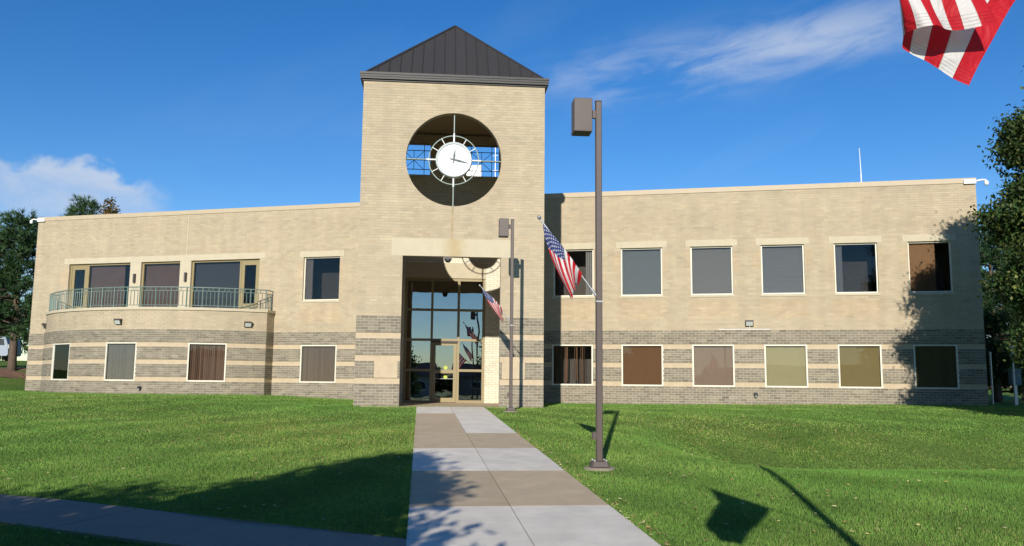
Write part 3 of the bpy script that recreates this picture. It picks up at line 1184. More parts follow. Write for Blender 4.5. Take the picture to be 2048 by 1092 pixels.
# balcony doors and windows
for a, b, kind_ in bal:
    f = MB()
    f0, f1 = -0.20, -0.12
    z0, z1 = BFL, UZ1
    fw = 0.09
    f.box(LM, a, a + fw, f0, f1, z0, z1)
    f.box(LM, b - fw, b, f0, f1, z0, z1)
    f.box(LM, a + fw, b - fw, f0, f1 - .003, z1 - fw, z1)
    f.box(LM, a + fw, b - fw, f0, f1 - .003, z0, z0 + fw)
    dx = None
    if kind_ == 'A':
        dx = (a + fw, a + fw + 0.98)
        f.box(LM, dx[1], dx[1] + .1, f0, f1, z0 + fw, z1 - fw)
        px = (dx[1] + .1, b - fw)
    elif kind_ == 'C':
        dx = (b - fw - 0.98, b - fw)
        f.box(LM, dx[0] - .1, dx[0], f0, f1, z0 + fw, z1 - fw)
        px = (a + fw, dx[0] - .1)
    else:
        px = (a + fw, b - fw)
    bw = f.build('balcony_window', M_bronze if kind_ != 'B' else M_bronze, hall)
    mb = MB()
    mb.box(LM, px[0] - .01, px[1] + .01, f0 + .03, f0 + .038, z0 + fw - .01, z1 - fw + .01)
    mb.build('pane', M_glassd, bw)
    bl = MB()
    if kind_ == 'C':
        for i in range(40):
            s = px[0] + (i + .5) * (px[1] - px[0]) / 40
            bl.poly([LM(s - .03, -0.30, z0), LM(s + .03, -0.335, z0), LM(s + .03, -0.335, z1), LM(s - .03, -0.30, z1)])
        bl.build('window_blind', mat('navy_blind', (.10, .11, .13), .8), bw)
    else:
        bl.box(LM, px[0], px[1] - (0.45 if kind_ == 'A' else 0.0), -0.32, -0.31, z0, z1)
        bl.build('window_shade', mat('brown_shade', (.22, .14, .11), .8, var=.1, scale=1), bw)
    if dx:
        d = MB()
        e = 0.17
        d.box(LM, dx[0] + .006, dx[0] + e, f0 + .01, f1 - .012, z0 + fw, z1 - fw)
        d.box(LM, dx[1] - e, dx[1] - .006, f0 + .01, f1 - .012, z0 + fw, z1 - fw)
        d.box(LM, dx[0] + e, dx[1] - e, f0 + .01, f1 - .015, z1 - fw - .2, z1 - fw - .004)
        d.box(LM, dx[0] + e, dx[1] - e, f0 + .01, f1 - .015, z0 + fw, z0 + fw + .3)
        d.build('door', M_bronze, bw)
        mb = MB()
        mb.box(LM, dx[0] + e - .01, dx[1] - e + .01, f0 + .03, f0 + .037, z0 + fw + .29, z1 - fw - .19)
        mb.build('door_pane', M_glassd, bw)
        mb = MB()
        hx = dx[1] - .09 if kind_ == 'A' else dx[0] + .09
        mb.tube([LM(hx, f1 - .012, z0 + 1.05), LM(hx, f1 + .05, z0 + 1.05), LM(hx + .1, f1 + .05, z0 + 1.05)], .012, 6)
        mb.build('door_handle', M_steel, bw)
    rm = MB()
    rm.box(LM, a - .1, b + .1, -1.9, -1.85, z0 - .1, z1 + .1)
    rm.build('room_back', M_int, bw)

# bowed bay below the balcony
b_win = [(-4.89, -3.046, (.03, .018, .014), 'shade'), (-0.549, 1.117, (.14, .135, .13), 'v'), (3.553, 5.295, (.21, .125, .085), 'v')]
b_holes = [(a, b, LZ0, 26 * C) for a, b, *_ in b_win]
ZL = 41 * C
bwl = core_wall('bay_wall', BM, -BS, BS, ZL, b_holes, depth=0.25, nseg=28)
grey_zone(BM, -BS, BS, b_holes, bwl, nseg=28)
tanwall(BM, -BS, BS, [], bwl, 32, 41)
for i, (a, b, bc, st) in enumerate(b_win):
    window(BM, a, b, LZ0, LZ1, st, n_f=0.03 + (0.0 if i else 0.0), bc=bc, curved=True, seed=60 + i, fw=0.06)
# returns at the two ends of the bay
for sgn in (-1, 1):
    pe = Vector(BM(sgn * BS, 0, 0))
    u_e = BAY_U + BAY_R * math.sin(sgn * BS / BAY_R)
    n_e = BAY_N + BAY_R * math.cos(sgn * BS / BAY_R)
    if sgn > 0:
        def EM(s, nn, z, u_e=u_e):
            return LM(u_e + nn, s, z)
        mbw = MB()
        mbw.box(EM, 0.04, n_e - .002, -0.2, 0.0, -0.3, ZL)
    else:
        def EM(s, nn, z, u_e=u_e):
            return LM(u_e - nn, s, z)
        mbw = MB()
        mbw.box(EM, 0.04, n_e - .002, -0.2, 0.0, -0.3, ZL)
    ew = mbw.build('bay_end_wall', M_mortar, hall)
    bk, gk, st_ = MB(), MB(), MB()
    for k0, k1 in GB:
        gk.box(EM, 0.04, n_e - .002, 0.001, 0.03, k0 * C if k0 else -.3, k1 * C)
        for q0, q1, z0, z1, k in lay(0.045, n_e + 0.02, k0, k1, []):
            bk.box(EM, q0, q1, 0.03, 0.036, z0, z1, brickcol(GREY, .13, k, q0), ('back',))
    tag(bk.build('brickwork', M_greybrick, ew), kind='stuff')
    gk.build('band_backing', M_mortarg, ew)
    for q0, q1, z0, z1, k in lay(0.045, n_e + 0.005, 32, 41, []):
        st_.box(EM, q0, q1, 0.0, 0.006, z0, z1, brickcol(TAN, .05, k, q0), ('back',))
    tag(st_.build('brickwork', M_tanbrick, ew), kind='stuff')
    for k0, k1 in SB:
        mb = MB()
        mb.box(EM, 0.04, n_e - .002, 0.0, 0.008, k0 * C, k1 * C - .004)
        mb.build('stone_band', M_stone, ew)
# balcony deck with projecting ledge
mb = MB()
N = 40
for i in range(N):
    a, b = -BS - .02 + (2 * BS + .04) * i / N, -BS - .02 + (2 * BS + .04) * (i + 1) / N
    oa, ob = BM(a, 0.07, 0), BM(b, 0.07, 0)

    def inner(s):
        u = BAY_U + (BAY_R + .07) * math.sin(s / BAY_R)
        return LM(u, 0.012, 0)
    ia, ib = inner(a), inner(b)
    z0, z1 = ZL + .003, ZL + 0.135
    mb.hexa([(*ia[:2], z0), (*ib[:2], z0), (*ob[:2], z0), (*oa[:2], z0), (*ia[:2], z1), (*ib[:2], z1), (*ob[:2], z1), (*oa[:2], z1)])
mb.build('balcony_deck', M_lintel, hall)
# wall caps and roof
for mp, a, b in ((RM, R0_, RE + .03), (LM, LE - .03, LR)):
    mb = MB()
    mb.box(mp, a, b, -0.40, 0.035, WT + .012, WT + 0.225)
    mb.box(mp, a, b - (.02 if mp is RM else 0), -0.36, 0.012, WT - .0005 + .001, WT + .012)
    mb.build('parapet_coping', M_coping, hall)
body = MB()
DP = 18.0
for mp, s0, s1 in ((RM, R0_, RE), (LM, LE, LR)):
    e = (s1 - .25, s1 - .001) if mp is RM else (s0 + .001, s0 + .25)
    body.box(mp, e[0], e[1], -DP, -0.301, -0.4, WT)
    body.box(mp, s0, s1, -DP - .25, -DP - .001, -0.4, WT)
ra, rb_ = LM(LR, -DP - .1, 0), RM(R0_, -DP - .1, 0)
body.hexa([(ra[0], ra[1] + .15, -.4), (rb_[0], rb_[1] + .15, -.4), (rb_[0], rb_[1], -.4), (ra[0], ra[1], -.4), (ra[0], ra[1] + .15, WT - .005), (rb_[0], rb_[1] + .15, WT - .005), (rb_[0], rb_[1], WT - .005), (ra[0], ra[1], WT - .005)])
body.build('rear_wall', M_side, hall)
rb = MB()
rb.box(RM, R0_, RE - .26, -DP, -0.31, WT - 0.5, WT - 0.35)
rb.box(LM, LE + .26, LR, -DP, -0.31, WT - 0.52, WT - 0.37)
p0, p1, p2, p3 = LM(LR, -.31, 0), RM(R0_, -.31, 0), RM(R0_, -DP, 0), LM(LR, -DP, 0)
z0, z1 = WT - .55, WT - .40
rb.hexa([(*p3[:2], z0), (*p2[:2], z0), (*p1[:2], z0), (*p0[:2], z0), (*p3[:2], z1), (*p2[:2], z1), (*p1[:2], z1), (*p0[:2], z1)])
rb.build('flat_roof', M_roofing, hall)
# lobby wall and floor slab between the storeys
lb = MB()
q0, q1 = LM(-7.2, -.1, 0), RM(1.0, -.1, 0)
lb.hexa([(q0[0], q0[1] + 5, -.2), (q1[0], q1[1] + 5, -.2), (q1[0], q1[1] + 4.9, -.2), (q0[0], q0[1] + 4.9, -.2), (q0[0], q0[1] + 5, 8.7), (q1[0], q1[1] + 5, 8.7), (q1[0], q1[1] + 4.9, 8.7), (q0[0], q0[1] + 4.9, 8.7)])
lb.box(TBM, TL + .3, TR - .3, -3.5, -.26, 5.6, 5.8)
lb.box(TBM, TL + .3, TR - .3, -6.0, -.26, -.2, 0.005)
lb.build('lobby', M_int, hall)

# ------------------------------------------------------------------ clock
clock = thing('clock', 'white round clock with grey green hands and spokes in the tower opening', 'clock', TM(CS, -0.1, CZ - 0.93))


def CM(s, nn, z):
    return TM(CS + s, nn - 0.12, CZ + z)


mb = MB()
mb.lathe(CM, [(0.001, 0.10), (0.56, 0.10), (0.585, 0.085)], 48)
mb.build('dial', M_dial, clock)
mb = MB()
mb.lathe(CM, [(0.585, 0.075), (0.60, 0.125), (0.655, 0.135), (0.675, 0.10), (0.675, -0.16), (0.60, -0.18), (0.001, -0.18)], 48)
mb.build('rim', mat('clock_rim', (.50, .53, .53), .5), clock)
mb = MB()
ringp = [CM(0.93 * math.cos(t), 0.0, 0.93 * math.sin(t)) for t in np.linspace(0, 2 * math.pi, 65)]
mb.tube(ringp, 0.022, 6, cap=False)
mb.build('ring', M_clockg, clock)
for k in range(12):
    t = math.pi * 2 * k / 12
    r1 = 1.02 if k % 3 == 0 else 0.93
    mb = MB()
    mb.tube([CM(0.67 * math.cos(t), 0.012, .67 * math.sin(t)), CM(r1 * math.cos(t), 0.012, r1 * math.sin(t))], 0.032 if k % 3 == 0 else 0.017, 6)
    mb.build('spoke', M_white, clock)
    if k % 3 == 0:
        mb = MB()
        mb.tube([CM(1.0 * math.cos(t), 0, math.sin(t)), CM(1.765 * math.cos(t), 0, 1.765 * math.sin(t))], 0.024, 6)
        mb.build('support_rod', M_clockg, clock)


def hand(ang, length, w, off):
    d, q = (math.sin(ang), math.cos(ang)), (math.cos(ang), -math.sin(ang))
    mb = MB()
    prof = [(-0.14, w * .5), (-0.02, w * .45), (0.0, w * .6), (length * .42, w), (length * .5, w * .7), (length, w * .18)]
    for (r0, w0), (r1, w1) in zip(prof[:-1], prof[1:]):
        pt = lambda r, ww: (d[0] * r + q[0] * ww, d[1] * r + q[1] * ww)
        a, b, c_, e = pt(r0, -w0), pt(r0, w0), pt(r1, w1), pt(r1, -w1)
        mb.hexa([CM(x, off - .008, z) for x, z in (a, b, c_, e)] + [CM(x, off + .004, z) for x, z in (a, b, c_, e)])
    return mb


hand(math.radians(6), 0.41, 0.045, 0.118).build('hour_hand', M_hand, clock)
hand(math.radians(103), 0.54, 0.040, 0.132).build('minute_hand', M_hand, clock)

# ------------------------------------------------------------------ balcony railing
RS = 0.735 * BAY_R
rail = thing('balcony_railing', 'curved pale green metal railing along the balcony edge', 'railing', BM(0, -0.12, ZL + .135))


def RMp(s, z, off=-0.10):
    return BM(s, off, ZL + .135 + z)


def railpath(z, n=48):
    u_e, n_e = BAY_U + (BAY_R - .1) * math.sin(RS / BAY_R), BAY_N + (BAY_R - .1) * math.cos(RS / BAY_R)
    u_s = BAY_U - (BAY_R - .1) * math.sin(RS / BAY_R)
    zz = ZL + .135 + z
    return [LM(u_s, 0.02, zz)] + [RMp(s, z) for s in np.linspace(-RS, RS, n)] + [LM(u_e, 0.02, zz)]


for z, r in ((0.10, .016), (0.80, .016), (0.965, .025)):
    mb = MB()
    mb.tube(railpath(z), r, 6)
    mb.build('rail', M_green, rail)
NB = 76
pi_ = 0
for i in range(NB + 1):
    s = -RS + 2 * RS * i / NB
    post = i % 4 == 0
    mb = MB()
    q = RMp(s, 0)
    h0 = 0.0 if post else 0.10
    mb.box(frame_at((q[0], q[1], q[2]), A_L - s / BAY_R), *([-.023, .023, -.023, .023] if post else [-.012, .012, -.012, .012]), h0, 0.955 if post else 0.80)
    mb.build('post' if post else 'baluster', M_green, rail)
    if i % 4 in (1, 2) and i < NB:
        mb = MB()
        sc_ = s + RS / NB
        fm = frame_at(RMp(sc_, 0.882), A_L - sc_ / BAY_R)
        mb.tube([fm(.062 * math.cos(t), 0, .062 * math.sin(t)) for t in np.linspace(0, 2 * math.pi, 15)], .010, 5, cap=False)
        mb.build('ring', M_green, rail)
for sgn in (-1, 1):
    u_e, n_e = BAY_U + sgn * (BAY_R - .1) * math.sin(RS / BAY_R), BAY_N + (BAY_R - .1) * math.cos(RS / BAY_R)
    for i in range(1, 5):
        mb = MB()
        nn = n_e * i / 5
        mb.box(lambda s, n2, z: LM(u_e + s, nn + n2, ZL + .135 + z), -.012, .012, -.012, .012, .10, .80)
        mb.build('baluster', M_green, rail)


# ------------------------------------------------------------------ wall lights, vents, cameras
def wall_light(mp, s, z, label):
    t = thing('wall_light', label, 'wall light', mp(s, 0.0, z), 'box lights on the brick walls')
    h = MB()
    w = 0.17
    f = lambda a, n_, c: mp(s + a, n_, z + c)
    # hooded housing: deep at the top, sloping lens
    pts = [(0.006, -.13), (0.10, -.13), (0.20, .06), (0.20, .13), (0.006, .13)]
    for q in range(len(pts)):
        a, b = pts[q], pts[(q + 1) % len(pts)]
        if q == 1:
            continue
        h.poly([f(-w, *a), f(w, *a), f(w, *b), f(-w, *b)])
    h.poly([f(-w, *p_) for p_ in pts])
    h.poly([f(w, *p_) for p_ in pts])
    for x0, x1 in ((-w, -w + .03), (w - .03, w)):
        h.poly([f(x0, .102, -.13), f(x1, .102, -.13), f(x1, .202, .06), f(x0, .202, .06)])
    h.build('housing', M_darkbz, t)
    g_ = MB()
    g_.hexa([f(-w + .03, .085, -.115), f(w - .03, .085, -.115), f(w - .03, .105, -.12), f(-w + .03, .105, -.12), f(-w + .03, .17, .055), f(w - .03, .17, .055), f(w - .03, .195, .05), f(-w + .03, .195, .05)])
    g_.build('lens', M_lens, t)
    return t


wall_light(RM, 10.50, 3.545, 'dark box light on the right wing above a lower window')
wall_light(BM, 0.10, 3.60, 'dark box light at the middle of the bowed bay under the balcony')
wall_light(BM, 6.20, 3.56, 'dark box light near the right end of the bowed bay')
wall_light(BM, -6.85, 3.60, 'dark box light at the far left end of the bowed bay')
mb = MB()
mb.tube([RM(9.2, .05, 33 * C - .08), RM(11.35, .05, 33 * C - .08)], .016, 6)
mb.tube([RM(10.5, .05, 33 * C - .08), RM(10.5, .05, 3.43)], .012, 6)
tag(mb.build('conduit', M_white), 'thin white conduit running below the box light on the right wing', 'conduit')


def sconce(s, label):
    t = thing('sconce', label, 'wall light', LM(s, .012, 5.88), 'upright sconces between the balcony windows')
    mb = MB()
    pr = [(.075 * math.cos(a), .01 + .14 * math.sin(a)) for a in np.linspace(math.pi, 0, 9)]
    for (a0, b0), (a1, b1) in zip(pr[:-1], pr[1:]):
        mb.poly([LM(s + a0, b0, 5.88), LM(s + a1, b1, 5.88), LM(s + a1, b1, 6.33), LM(s + a0, b0, 6.33)])
    mb.poly([LM(s + a, b, 6.33) for a, b in pr])
    mb.poly([LM(s + a, b, 5.88) for a, b in pr[::-1]])
    mb.poly([LM(s - .075, .011, 5.88), LM(s + .075, .011, 5.88), LM(s + .075, .011, 6.33), LM(s - .075, .011, 6.33)])
    mb.build('shade', M_darkbz, t)
    mb = MB()
    mb.box(LM, s - .1, s - .06, .011, .03, 5.95, 6.02)
    mb.build('backplate', M_darkbz, t)


sconce(-20.30, 'dark half round sconce between the left and middle balcony windows')
sconce(-17.25, 'dark half round sconce between the middle and right balcony windows')


def vent(mp, s, z, label):
    t = thing('vent_pipe', label, 'pipe', mp(s, .036, z), 'dark pipe outlets low on the grey brick')
    mb = MB()
    f = lambda a, n_, c: mp(s + a, n_ + .036, z + c)
    mb.lathe(f, [(.095, 0), (.095, .03), (.065, .04), (.06, .16), (.045, .16), (.04, .05), (.001, .05)], 16)
    mb.build('flange', M_black, t)
    mb = MB()
    mb.tube([f(0, .12, -.02), f(0, .13, -.11)], [.045, .03], 8)
    mb.build('spout', M_steel, t)


vent(RM, 10.69, .50, 'dark pipe outlet low on the right wing')
vent(BM, 1.42, .50, 'dark pipe outlet low on the bowed bay')


def cctv(mp, s, z, sg, label):
    t = thing('security_camera', label, 'camera', mp(s, .04, z), 'white cameras at the roof corners')
    f = lambda a, n_, c: mp(s + a * sg * .72, n_ * .7 + .036, z + c * .75)
    mb = MB()
    mb.box(f, -.62, 0.02, 0.0, .1, -.16, .08)
    mb.build('junction_box', M_white, t)
    mb = MB()
    mb.tube([f(.02, .05, -.02), f(.35, .05, .04), f(.55, .05, .02), f(.58, .05, -.06)], .035, 8)
    mb.build('arm', M_white, t)
    mb = MB()
    mb.lathe(lambda a, n_, c: f(.58 + a, .05 + c, -.06 - n_), [(.001, -.04), (.10, -.02), (.12, .06), (.12, .13), (.09, .2), (.001, .23)], 14)
    mb.build('dome', M_white, t)


cctv(RM, RE - .02, 9.44, 1, 'white dome camera on an arm at the right roof corner')
cctv(LM, LE + .02, 9.44, -1, 'white dome camera on an arm at the left roof corner')
t = thing('porch_camera', 'small dark camera under the stone lintel of the porch', 'camera', TM(-2.36, .01, 5.25))
mb = MB()
mb.box(TM, -2.50, -2.22, -.20, .02, 5.36, 5.455)
mb.build('mount', M_darkbz, t)
mb = MB()
mb.lathe(lambda a, n_, c: TM(-2.36 + a, -.08 + c, 5.36 - n_), [(.11, 0), (.11, .05), (.08, .10), (.001, .12)], 14)
mb.build('dome', M_black, t)

# roof top: mast, vent unit, antennas
ap = RM(15.64, -2.0, 0)
t = thing('antenna', 'thin white whip antenna on the right wing roof', 'antenna', (ap[0], ap[1], WT - .35))
mb = MB()
mb.tube([(ap[0], ap[1], WT - .35), (ap[0], ap[1], 10.4)], .03, 6)
mb.build('mast', M_white, t)
mb = MB()
mb.tube([(ap[0], ap[1], 10.4), (ap[0] - .03, ap[1], 11.6)], [.022, .012], 6)
mb.build('whip', M_white, t)
hx, hy = -2.35, 50.0
t = thing('rooftop_unit', 'pale rooftop unit seen through the tower opening', 'roof unit', (hx, hy, WT - .4))
mb = MB()
mb.box(ident, hx - .5, hx + .5, hy - .6, hy + .6, WT - .4, 13.5)
mb.build('casing', M_white, t)
mb = MB()
for i in range(6):
    mb.box(ident, hx - .45, hx + .45, hy - .65, hy - .602, 12.9 + i * .09, 12.95 + i * .09)
mb.build('louvre', M_steel, t)
t = thing('radio_mast', 'thin lattice radio mast seen through the tower opening', 'mast', (-1.05, 50.0, WT - .4))
mb = MB()
mb.tube([(-1.05, 50, WT - .4), (-1.05, 50, 16.5)], .022, 6)
mb.build('pole', M_steel, t)
for zz in (13.3, 14.2, 14.9):
    mb = MB()
    mb.tube([(-1.2, 50, zz), (-.9, 50, zz + .05)], .018, 5)
    mb.build('crossarm', M_white, t)


# ------------------------------------------------------------------ lamp posts
def lamp_post(x, y, label, h=6.47):
    z = gz(x, y)
    t = thing('lamp_post', label, 'lamp post', (x, y, z), 'brown lamp posts along the walkway')
    fm = frame_at((x, y, z), A_T)
    mb = MB()
    mb.lathe(lambda a, n_, c: (x + a, y + c, z - .1 + n_), [(.001, .135), (.25, .135), (.27, .12), (.27, 0)], 24)
    mb.build('footing', M_concw, t)
    mb = MB()
    mb.box(fm, -.054, .054, -.054, .054, .03, h)
    po = mb.build('pole', M_lampbrown, t)
    po.modifiers.new('b', 'BEVEL').width = .012
    mb = MB()
    mb.box(fm, -.058, .058, -.058, .058, h, h + .012)
    mb.build('pole_cap', M_lampbrown, t)
    mb = MB()
    b0, b1 = .165, .12
    mb.hexa([fm(a, b, .035) for a, b in ((-b0, -b0), (b0, -b0), (b0, b0), (-b0, b0))] + [fm(a, b, .15) for a, b in ((-b1, -b1), (b1, -b1), (b1, b1), (-b1, b1))])
    bc = mb.build('base_cover', M_lampbrown, t)
    bc.modifiers.new('b', 'BEVEL').width = .02
    mb = MB()
    mb.box(fm, -.135, -.05, -.035, .035, h - .31, h - .17)
    mb.build('bracket', M_lampbrown, t)
    mb = MB()
    mb.box(fm, -.462, -.135, -.165, .165, h - .60, h + .01)
    hd = mb.build('lamp_head', M_lampbrown, t)
    hd.modifiers.new('b', 'BEVEL').width = .008
    mb = MB()
    mb.box(fm, -.465, -.132, -.168, .168, h - .575, h - .555)
    mb.build('door_trim', M_lampbrown, t)
    for bx_, by_ in ((-.1, .1), (.1, .1), (-.1, -.1), (.1, -.1)):
        mb = MB()
        mb.box(fm, bx_ - .014, bx_ + .014, by_ - .014, by_ + .014, .14, .165)
        mb.build('bolt', M_steel, t)
    mb = MB()
    mb.box(fm, -.437, -.16, -.14, .14, h - .606, h - .601)
    mb.build('lens', M_black, t)
    mb = MB()
    mb.box(fm, -.12, -.054, -.04, .04, .50, .62)
    mb.build('outlet_box', M_lampbrown, t)
    mb = MB()
    mb.box(fm, -.03, .03, .054, .059, .32, .46)
    mb.build('hand_hole_cover', M_lampbrown, t)
    mb = MB()
    mb.box(fm, -.062, .062, -.062, .062, 2.855, 2.875)
    mb.build('strap', M_steel, t)
    return fm, z


L2 = lamp_post(0.0, 29.1, 'brown square lamp post standing close to the tower porch')
L1 = lamp_post(1.52, 15.06, 'tall brown square lamp post on the lawn right of the walkway')
L3 = lamp_post(2.68, 3.0, 'nearest brown lamp post beside the walkway, whose shadow crosses the lawn')

# ------------------------------------------------------------------ flags
mf = bpy.data.materials.new('flag_cloth')
mf.use_nodes = True
n, l = mf.node_tree.nodes, mf.node_tree.links
b = n['Principled BSDF']
b.inputs['Roughness'].default_value = 0.6
b.inputs['Specular IOR Level'].default_value = 0.3
uv = n.new('ShaderNodeUVMap')
uv.uv_map = 'UV'
sx = n.new('ShaderNodeSeparateXYZ')
l.new(uv.outputs[0], sx.inputs[0])


def fmth(op, a, b_=None, clamp=False):
    q = n.new('ShaderNodeMath')
    q.operation = op
    q.use_clamp = clamp
    for i, v in enumerate((a, b_)):
        if v is None:
            continue
        if isinstance(v, (int, float)):
            q.inputs[i].default_value = v
        else:
            l.new(v, q.inputs[i])
    return q.outputs[0]


U_, V_ = sx.outputs[0], sx.outputs[1]          # U along the fly, V from the top stripe (0) to the bottom stripe (1)
strp = fmth('FLOOR', fmth('MULTIPLY', V_, 13.0))
odd = fmth('MODULO', strp, 2.0)
mxa = n.new('ShaderNodeMix')
mxa.data_type = 'RGBA'
l.new(odd, mxa.inputs['Factor'])
mxa.inputs['A'].default_value = (0.52, 0.012, 0.022, 1)
mxa.inputs['B'].default_value = (0.72, 0.70, 0.67, 1)
canton = fmth('MULTIPLY', fmth('LESS_THAN', U_, 0.4), fmth('LESS_THAN', V_, 7 / 13))
# staggered rows of white stars as five-lobed dots
cu, cv = fmth('MULTIPLY', U_, 11 / 0.4 / 2.0), fmth('MULTIPLY', V_, 9 * 13 / 7.0)
row = fmth('FLOOR', cv)
cu2 = fmth('ADD', cu, fmth('MULTIPLY', fmth('MODULO', row, 2.0), 0.5))
du = fmth('MULTIPLY', fmth('SUBTRACT', fmth('FRACT', cu2), 0.5), 1.6)
dv = fmth('SUBTRACT', fmth('FRACT', cv), 0.5)
rr = fmth('SQRT', fmth('ADD', fmth('MULTIPLY', du, du), fmth('MULTIPLY', dv, dv)))
th_ = fmth('ARCTAN2', du, fmth('MULTIPLY', dv, -1.0))
star = fmth('LESS_THAN', rr, fmth('ADD', 0.25, fmth('MULTIPLY', fmth('COSINE', fmth('MULTIPLY', th_, 5.0)), 0.11)))
mxb = n.new('ShaderNodeMix')
mxb.data_type = 'RGBA'
l.new(star, mxb.inputs['Factor'])
mxb.inputs['A'].default_value = (0.030, 0.045, 0.16, 1)
mxb.inputs['B'].default_value = (0.72, 0.72, 0.72, 1)
mxc = n.new('ShaderNodeMix')
mxc.data_type = 'RGBA'
l.new(canton, mxc.inputs['Factor'])
l.new(mxa.outputs['Result'], mxc.inputs['A'])
l.new(mxb.outputs['Result'], mxc.inputs['B'])
# stitched hem lines near the fly end and along the stripe seams
hem = fmth('MULTIPLY', fmth('GREATER_THAN', U_, 0.962), fmth('LESS_THAN', fmth('FRACT', fmth('MULTIPLY', U_, 105.0)), 0.25))
seam = fmth('LESS_THAN', fmth('FRACT', fmth('MULTIPLY', V_, 13.0)), 0.05)
dk = fmth('SUBTRACT', 1.0, fmth('MULTIPLY', fmth('MAXIMUM', hem, seam), 0.28))
vm = n.new('ShaderNodeVectorMath')
vm.operation = 'SCALE'
l.new(mxc.outputs['Result'], vm.inputs[0])
l.new(dk, vm.inputs['Scale'])
l.new(vm.outputs[0], b.inputs['Base Color'])
tr = n.new('ShaderNodeBsdfTranslucent')
l.new(vm.outputs[0], tr.inputs['Color'])
mxs = n.new('ShaderNodeMixShader')
mxs.inputs[0].default_value = 0.3
l.new(b.outputs[0], mxs.inputs[1])
l.new(tr.outputs[0], mxs.inputs[2])
l.new(mxs.outputs[0], n['Material Output'].inputs['Surface'])
tn = n.new('ShaderNodeTexNoise')
tn.inputs['Scale'].default_value = 9.0
tn.inputs['Detail'].default_value = 3
tn.inputs['Distortion'].default_value = 1.2
tcf = n.new('ShaderNodeTexCoord')
l.new(tcf.outputs['Object'], tn.inputs['Vector'])
bpf = n.new('ShaderNodeBump')
bpf.inputs['Strength'].default_value = 0.55
bpf.inputs['Distance'].default_value = 0.03
l.new(tn.outputs['Fac'], bpf.inputs['Height'])
l.new(bpf.outputs[0], b.inputs['Normal'])
l.new(bpf.outputs[0], tr.inputs['Normal'])
M_flag = mf


def cloth(t, fn, nu=40, nv=52):
    pts, fs, uvs = [], [], []
    for j in range(nv + 1):
        for i in range(nu + 1):
            pts.append(fn(i / nu, j / nv))
    for j in range(nv):
        for i in range(nu):
            a = j * (nu + 1) + i
            fs.append((a, a + 1, a + nu + 2, a + nu + 1))
    me = bpy.data.meshes.new('cloth')
    o3 = ORG[t.name]
    me.from_pydata([tuple(Vector(p) - o3) for p in pts], [], fs)
    ul = me.uv_layers.new(name='UV')
    for lp in me.loops:
        v = lp.vertex_index
        ul.data[lp.index].uv = ((v % (nu + 1)) / nu, (v // (nu + 1)) / nv)
    me.shade_smooth()
    return link('cloth', me, M_flag, t, o3)


def flag_hardware(t, foot, tip):
    foot, tip = Vector(foot), Vector(tip)
    mb = MB()
    mb.tube([foot, tip], .0135, 8)
    mb.build('flagpole', M_steel, t)
    d = (tip - foot).normalized()
    mb = MB()
    mb.tube([tip - d * .004, tip + d * .015, tip + d * .04, tip + d * .065, tip + d * .08], [.012, .028, .036, .026, .006], 10)
    mb.build('finial', mat('finial_grey', (.35, .35, .36), .35, metal=.7), t)
    mb = MB()
    mb.tube([foot - d * .06, foot + d * .12], .024, 8)
    mb.build('socket', M_steel, t)


def lerp(a, b, t):
    return Vector(a) * (1 - t) + Vector(b) * t


def limp_flag(label, foot, tip, h0, h1, e_pts):
    t = thing('flag', label, 'flag', foot, 'flags on slanting poles fixed to the lamp posts')
    flag_hardware(t, foot, tip)

    def fn(u, v):
        s = lerp(h0, h1, v)
        k = v * (len(e_pts) - 1)
        i = min(int(k), len(e_pts) - 2)
        e = lerp(e_pts[i], e_pts[i + 1], k - i)
        p = lerp(s, e, u ** 1.3)
        fold = math.sin(v * 13.0 + u * 1.5) * 0.055 * min(1, u * 2.5) + math.sin(v * 31 + u * 4) * .014 * u
        p += Vector((0.25 * fold, fold, -0.06 * math.sin(math.pi * u) * (1 - v) * .3))
        p += Vector((-.07 * math.sin(math.pi * u) * (1 - v), -0.012, .05 * math.sin(math.pi * v) * (1 - u)))
        return p
    cloth(t, fn)


x1, y1 = 1.52, 15.06
limp_flag('limp striped flag on the lamp post on the right lawn, hanging before a dark window', (1.455, 15.04, 2.42), (0.49, 14.95, 3.72), (0.535, 14.95, 3.63), (1.22, 14.99, 2.77),
          [(1.03, 14.93, 2.30), (1.00, 14.83, 2.40), (1.06, 15.03, 2.33), (1.05, 14.80, 2.50), (1.12, 15.02, 2.46), (1.09, 14.82, 2.60), (1.14, 14.96, 2.56)])
limp_flag('small striped flag on the lamp post close to the porch', (-.065, 29.08, 2.97), (-1.05, 28.95, 4.09), (-.99, 28.95, 4.0), (-.34, 28.98, 3.38),
          [(-.27, 28.90, 2.84), (-.33, 28.80, 2.95), (-.26, 28.98, 2.93), (-.33, 28.80, 3.06), (-.29, 29.0, 3.02), (-.34, 28.8, 3.12), (-.31, 28.95, 3.10)])
# near flag: the fly end folds forward, so two layers of stripes show
t3 = thing('flag', 'large striped flag hanging into view at the upper right with its fly end folded forward', 'flag', (2.61, 2.98, 2.10), 'flags on slanting poles fixed to the lamp posts')
FT3, TP3 = (2.615, 2.98, 2.10), (1.36, 2.58, 3.58)
flag_hardware(t3, FT3, TP3)
rear = [(1.538, 2.82, 1.872), (1.489, 2.81, 1.896), (1.440, 2.80, 1.922), (1.390, 2.79, 1.944), (1.340, 2.78, 1.962), (1.298, 2.77, 1.985)]
front = [(1.236, 2.63, 1.965), (1.232, 2.62, 1.966), (1.262, 2.58, 1.962), (1.300, 2.565, 1.964), (1.336, 2.565, 1.960), (1.374, 2.57, 1.966), (1.416, 2.575, 1.973), (1.466, 2.58, 1.983), (1.515, 2.59, 1.992)]
rear = [(x_ * .955, y_ * .955, CAM_H + (z_ - CAM_H) * .955) for x_, y_, z_ in rear]
